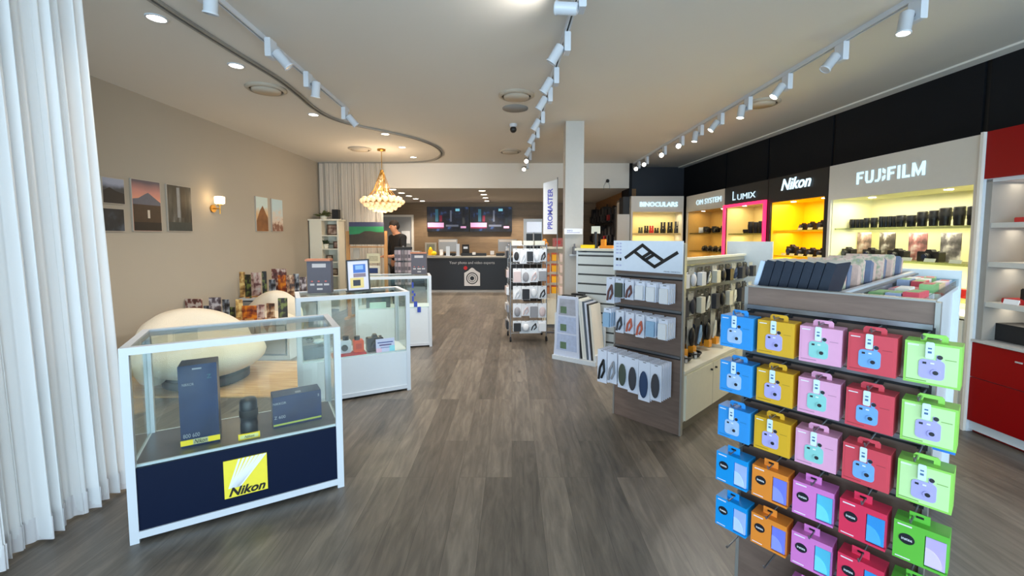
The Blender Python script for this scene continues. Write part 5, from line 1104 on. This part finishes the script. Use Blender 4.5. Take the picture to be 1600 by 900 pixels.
# Fujifilm shelf goods measured on the shelf line
rowsF = [(515, 545, 470), (550, 572, 470), (575, 600, 470), (602, 630, 462), (645, 680, 460), (695, 722, 452), (724, 748, 452), (752, 776, 450), (778, 800, 450), (805, 855, 445), (870, 920, 445), (935, 990, 422), (1008, 1060, 415), (1072, 1138, 398), (1160, 1225, 390), (1245, 1300, 388)]
for k, (a, b, yt) in enumerate(rowsF):
    xa, _ = RW.pt(1200 + a / 4, 350, .2); xb, _ = RW.pt(1200 + b / 4, 350, .2); _, z = RW.pt(1200 + (a + b) / 8, 225 + yt / 4, .2)
    lens_item(RW, (xa + xb) / 2, .2, 1.54, (xb - xa) / 2 * .95, max(.05, z - 1.54), f'black lens, {ORD[k]} from the left on the upper FUJIFILM shelf', 'lenses on the upper FUJIFILM shelf')
for k, (a, b, yt, c) in enumerate(((559, 643, 553, (150, 120, 110)), (697, 795, 553, (70, 60, 52)), (880, 995, 555, (140, 90, 90)), (1080, 1208, 555, (90, 86, 88)))):
    xa, _ = RW.pt(1200 + a / 4, 370, .28); xb, _ = RW.pt(1200 + b / 4, 370, .28); _, z = RW.pt(1200 + (a + b) / 8, 225 + yt / 4, .28)
    t = thing('photo_card', f'square photo card, {ORD[k]} from the left on the lower FUJIFILM shelf', 'photo print', RW.w(xa, .28, 1.24), RW.ang, 'photo cards behind the FUJIFILM cameras')
    MB().box(0, xb - xa, 0, .008, 0, z - 1.24).build('print', ramp_mat('fujicard_%d' % k, ((.35, tuple(v // 2 for v in c)), (.5, c), (.68, (200, 196, 190))), 10), t)
    cam_item(RW, xa - .03 * (k > 1) - .03, .14, 1.24, .125 + .02 * k, .085 + .0 * k, .06, f'black camera, {ORD[k]} from the left on the lower FUJIFILM shelf', 'cameras on the lower FUJIFILM shelf')
for k in range(6):
    o = MB().box(0, .09, 0, .004, 0, .03).build('price_ticket', mat('ticket_grey', (196, 200, 184), .5)); o.location = RW.w(3.62 + k * .2, .06, 1.242); o.rotation_euler = (R(-20), 0, RW.ang); tag(o, f'small pale price ticket, {ORD[k]} from the left on the lower FUJIFILM shelf', 'price ticket', 'price tickets on the FUJIFILM shelf')
pack(RW, 4.22, .2, .96, .2, .08, .1, grey, 'grey box on the bottom FUJIFILM shelf'); pack(RW, 4.47, .2, .96, .22, .07, .1, red_p, 'red box on the bottom FUJIFILM shelf')
# Nikon shelf goods
for k, (x, h_) in enumerate(((2.78, .07), (2.92, .08), (3.08, .09))): cam_item(RW, x, .16, 1.53, .1, h_, .05, f'black camera, {ORD[k]} from the left on the upper yellow shelf', 'cameras on the upper yellow shelf')
lens_item(RW, 3.31, .18, 1.53, .045, .2, 'tall black lens at the right of the upper yellow shelf', None)
for k, (x, w_) in enumerate(((2.58, .15), (2.78, .12), (2.94, .12), (3.10, .12), (3.24, .1))): cam_item(RW, x, .15, 1.22, w_, .085 if k else .11, .06, f'black camera, {ORD[k]} from the left on the lower yellow shelf', 'cameras on the lower yellow shelf')
for k in range(5):
    o = MB().box(0, .08, 0, .004, 0, .028).build('price_ticket', mat('ticket_cream', (236, 220, 150), .5)); o.location = RW.w(2.62 + k * .15, .055, 1.222); o.rotation_euler = (R(-20), 0, RW.ang); tag(o, f'cream price ticket, {ORD[k]} from the left on the lower yellow shelf', 'price ticket', 'price tickets on the yellow shelf')
for k in range(3):
    o = MB().box(0, .07, 0, .004, 0, .026).build('price_ticket', mat('ticket_cream', (236, 220, 150), .5)); o.location = RW.w(2.9 + k * .16, .055, 1.532); o.rotation_euler = (R(-20), 0, RW.ang); tag(o, f'cream price ticket, {ORD[k]} from the left on the upper yellow shelf', 'price ticket', 'price tickets on the upper yellow shelf')
t = thing('spec_card', 'grey sample card hanging at the right of the yellow cabinet', 'card', RW.w(3.2, .3, 1.27), RW.ang); MB().box(0, .13, 0, .006, 0, .14).build('card', mat('spec_grey', (170, 160, 140), .5), t)
# Lumix goods
for k in range(7): lens_item(RW, 1.60 + k * .125, .2, 1.50, .042, .10 + (.06 if k > 0 else -.04) + .01 * (k % 2), f'black lens, {ORD[k]} from the left on the upper pink-framed shelf', 'lenses on the upper pink-framed shelf')
for k in range(6): cam_item(RW, 1.50 + k * .14, .14, 1.17, .12, .05 if k == 0 else .115, .06, f'dark camera, {ORD[k]} from the left on the lower pink-framed shelf', 'cameras on the lower pink-framed shelf', mat('lumix_dark', (40, 24, 22), .5))
for k in range(6):
    o = MB().box(0, .08, 0, .004, 0, .03).build('price_ticket', mat('ticket_pale', (214, 204, 180), .5)); o.location = RW.w(1.52 + k * .14, .055, 1.172); o.rotation_euler = (R(-20), 0, RW.ang); tag(o, f'pale price ticket, {ORD[k]} from the left on the lower pink-framed shelf', 'price ticket', 'price tickets on the pink-framed shelf')
# OM System goods
for k in range(6): (cam_item(RW, .30 + k * .15, .15, 1.52, .12, .08, .05, f'black camera, {ORD[k]} from the left on the upper OM SYSTEM shelf', 'cameras on the upper OM SYSTEM shelf') if k % 2 else lens_item(RW, .36 + k * .15, .2, 1.52, .04, .11, f'black lens, {ORD[k]} place from the left on the upper OM SYSTEM shelf', 'lenses on the upper OM SYSTEM shelf'))
for k in range(5): cam_item(RW, .35 + k * .18, .15, 1.20, .13, .08, .05, f'black camera, {ORD[k]} from the left on the lower OM SYSTEM shelf', 'cameras on the lower OM SYSTEM shelf')
t = thing('white_mug', 'white round goods at the left of the upper OM SYSTEM shelf', 'product', RW.w(.2, .2, 1.52), RW.ang); MB().lathe([(.04, 0), (.045, .01), (.045, .1), (.04, .1), (.001, .09)]).build('cup', white_lam, t); MB().tube([(.045, 0, .08), (.07, 0, .07), (.07, 0, .03), (.045, 0, .02)], .006).build('handle', white_lam, t)

# red cabinet with white shelves
redm = mat('gloss_red', (140, 2, 8), .35, noise=.03, spec=.2); WW = 1.5
t = thing('red_shelf_cabinet', 'gloss red cabinet with grey open shelves at the far right', 'display cabinet', RW.w(4.88, 0), RW.ang)
tile = mat('niche_grey', (146, 142, 136), .55, noise=.12, nscale=7)
MB().box(0, WW, .0, .02, 1.865, 2.20).build('upper_red_door', redm, t); MB().box(.27, .36, -.012, 0, 2.02, 2.028).build('upper_handle', silver, t)
MB().box(0, .04, .02, D_, .70, 1.86).box(.04, WW, D_ - .02, D_, .70, 1.86).box(WW - .04, WW, .02, D_, .70, 1.86).build('niche_lining', tile, t)
MB().box(-.02, 0, 0, D_, 0, 2.2).box(0, WW, .02, D_, 1.84, 1.865).box(0, WW, .02, D_, 2.18, 2.2).build('white_frame', white_lam, t)
for z in (1.55, 1.27, .98): MB().box(.04, WW - .04, .03, D_ - .02, z - .035, z).build('shelf', mat('thick_shelf', (196, 196, 192), .4), t)
MB().box(0, WW, -.01, D_, .68, .70).build('counter_edge', silver, t)
MB().box(0, WW, 0, .02, .42, .675).box(0, WW, 0, .02, .09, .415).build('lower_red_door', redm, t); MB().box(.27, .31, -.006, 0, .60, .61).build('lower_handle', silver, t)
MB().box(.0, WW, .05, .07, 0, .09).build('red_plinth', redm, t); MB().box(0, WW, .02, D_, .02, .68).build('carcass', white_lam, t)
for z in (1.84, 1.51, 1.23, .945):
    for fx in (.15, .55, .95): MB().cyl((fx, .2, z), (fx, .2, z - .005), .02, n=12).build('lamp_puck', lens_glow, t)
    lamp('niche_light', 'AREA', RW.w(4.88 + .5, .2, z - .01), 1.6, (1, .9, .72), (0, 0, RW.ang), shape='RECTANGLE', size=.9, size_y=.1)
def flat_red(x, z, w_, label, c=red_p):
    t = thing('red_tray', label, 'tray', RW.w(4.88 + x, .1, z), RW.ang); MB().box(0, w_, 0, .16, 0, .035, ch=.006).text('Canon', .028, w_ * .35, -.001, .017, 1, width=.09).build('tray', [c, mat('canon_pink', (236, 170, 170), .5)], t)
flat_red(.12, 1.55, .5, 'flat red tray on the top grey shelf'); flat_red(.08, .98, .2, 'flat red tray on the lowest grey shelf')
cam_item(RW, 5.10, .16, 1.585, .13, .07, .06, 'black camera standing on the red tray of the top grey shelf', None)
t = thing('red_carton', 'upright red carton on the middle grey shelf', 'box', RW.w(5.145, .1, 1.27), RW.ang); MB().box(0, .14, 0, .1, 0, .13).box(.03, .11, -.001, 0, .05, .09, 1).build('carton', [mat('vermilion', (214, 50, 34), .5), white_paper], t)
small_camera('camera', 'large black camera on the lowest grey shelf', RW, 5.03, .15, .98, .17, .11, .08, black, .35)
o = MB().box(0, .09, 0, .004, 0, .035).build('price_ticket', white_paper); o.location = RW.w(5.01, .05, .982); o.rotation_euler = (R(-15), 0, RW.ang); tag(o, 'white price ticket by the lowest grey shelf camera', 'price ticket')
for k in range(4): pack(RW, 4.90 + k * .215, .12, .70, .205, .125, .2, blackm, f'black lens case, {ORD[k]} from the left on the counter ledge of the red cabinet', None, 'lens_case', 'lens cases on the red cabinet ledge', cat='case')

# binoculars cabinet facing the shop at the back right
BF = Frame((2.21, 8.0), 0)
t = thing('brand_display_cabinet', 'greige BINOCULARS display cabinet facing down the shop', 'display cabinet', BF.o); W_ = .97
MB().box(0, .03, 0, 1.1, 0, 2.2).build('side_panel', hdr_g, t); MB().box(W_ - .02, W_, 0, 1.1, 0, 2.2).build('side_panel', hdr_g, t); MB().box(.03, W_ - .02, 0, .03, 1.91, 2.2).build('header', hdr_g, t)
MB().box(.03, W_ - .02, .35, .37, .8, 1.91).box(.03, .038, .03, .35, .8, 1.91).build('back_lining', lum_in, t); MB().box(.03, W_ - .02, .03, .37, 1.91, 1.93).box(0, W_, .03, 1.1, 2.17, 2.19).build('top_panel', hdr_g, t)
for z in (1.52, 1.22, .95): MB().box(.04, W_ - .03, .05, .35, z - .018, z).build('shelf', lum_in, t)
MB().box(.03, W_ - .02, 0, .35, .1, .8).build('cupboard', hdr_g, t); MB().box(.03, W_ - .02, .04, .35, 0, .1).build('plinth', grey, t)
MB().text('BINOCULARS', .12, W_ * .52, -.01, 2.045, 0, bold=.002, width=.70, depth=.01).build('sign_lettering', headlit, t)
o = MB().box(-.24, -.01, .05, .1, 0, 1.87).build('side_board', hdr_g); o.location = (2.21, 8.0, 0); tag(o, 'plain greige board standing left of the BINOCULARS cabinet', 'panel')
o = MB().box(-.12, 0, 0, .3, 0, 2.2).build('trim_7', mat('return_black', (34, 34, 36), .6)); o['kind'] = 'structure'; o.location = (2.21, 8.12, 0)
lamp('cabinet_light', 'AREA', (2.70, 8.14, 1.88), 3.5, (1, .9, .6), (0, 0, 0), shape='RECTANGLE', size=.8, size_y=.15)
for z in (1.49, 1.19): lamp('shelf_light', 'AREA', (2.70, 8.2, z), 2.6, (1, .9, .6), (0, 0, 0), shape='RECTANGLE', size=.8, size_y=.15)
def binoc(x, z, h_, label, group, c=black, r=.03):
    t = thing('binoculars', label, 'binoculars', BF.w(x, .2, z), 0, group)
    for s_ in (-1, 1): MB().lathe([(.001, 0), (r, 0), (r, h_ * .35), (r * .75, h_ * .45), (r * .7, h_ * .9), (r * .8, h_), (.001, h_)], c=(s_ * r * 1.05, 0, 0), n=14).build('barrel', c, t)
    MB().box(-r * .6, r * .6, -.01, .01, h_ * .5, h_ * .62).build('bridge', c, t)
for k, (px, h_, c) in enumerate(((1001, .11, pcs['olive']), (1010, .14, black), (1018, .14, red_p), (1026, .10, black), (1036, .21, black), (1047, .21, black), (1058, .22, pcs['charcoal']))):
    x, _ = BF.pt(px, 350, .2); binoc(x, 1.52, h_, f'{["olive", "black", "red", "small black", "tall black", "tall black", "tall charcoal"][k]} binoculars, {ORD[k]} from the left on the upper shelf', 'binoculars on the upper shelf', c, .022 if k < 4 else .026)
for k, (px, c) in enumerate(((1000, black), (1010, black), (1019, red_p), (1031, black), (1040, black), (1049, black), (1059, black))):
    x, _ = BF.pt(px, 375, .2); binoc(x, 1.22, .11 + .01 * (k % 3), f'{"red" if k == 2 else "black"} binoculars, {ORD[k]} from the left on the lower shelf', 'binoculars on the lower shelf', c, .024)
# card rack by the person
t = thing('card_rack', 'grey rotating card rack between the person and the counter', 'display stand', (-1.80, 7.1, 0), R(10))
MB().cyl((0, 0, .03), (0, 0, 1.3), .015).lathe([(.2, 0), (.2, .03), (.02, .035)]).build('pole', grey, t); MB().box(-.14, .14, -.02, .1, 1.24, 1.28).build('top_bar', blackm, t)
MB().box(-.13, .13, .02, .03, .5, 1.24).build('mesh_panel', mat('mesh_grey', (120, 116, 118), .6), t)
for r_ in range(3):
    for k in range(5):
        t = thing('greeting_card', f'slim card pack, {ORD[k]} from the left in the {("lower", "middle", "upper")[r_]} row of the grey rack', 'card', Vector((-1.80 - .11 + k * .055, 7.05, .66 + r_ * .2)), 0, 'card packs on the grey rack')
        MB().box(-.024, .024, 0, .02, 0, .17).box(-.02, .02, -.001, 0, .04, .1, 1).build('card', [mat('rackcard_%d' % (k % 3), ((150, 140, 144), (176, 160, 168), (118, 112, 118))[k % 3], .6), mat('rackcard_print', (96, 90, 98), .6)], t)
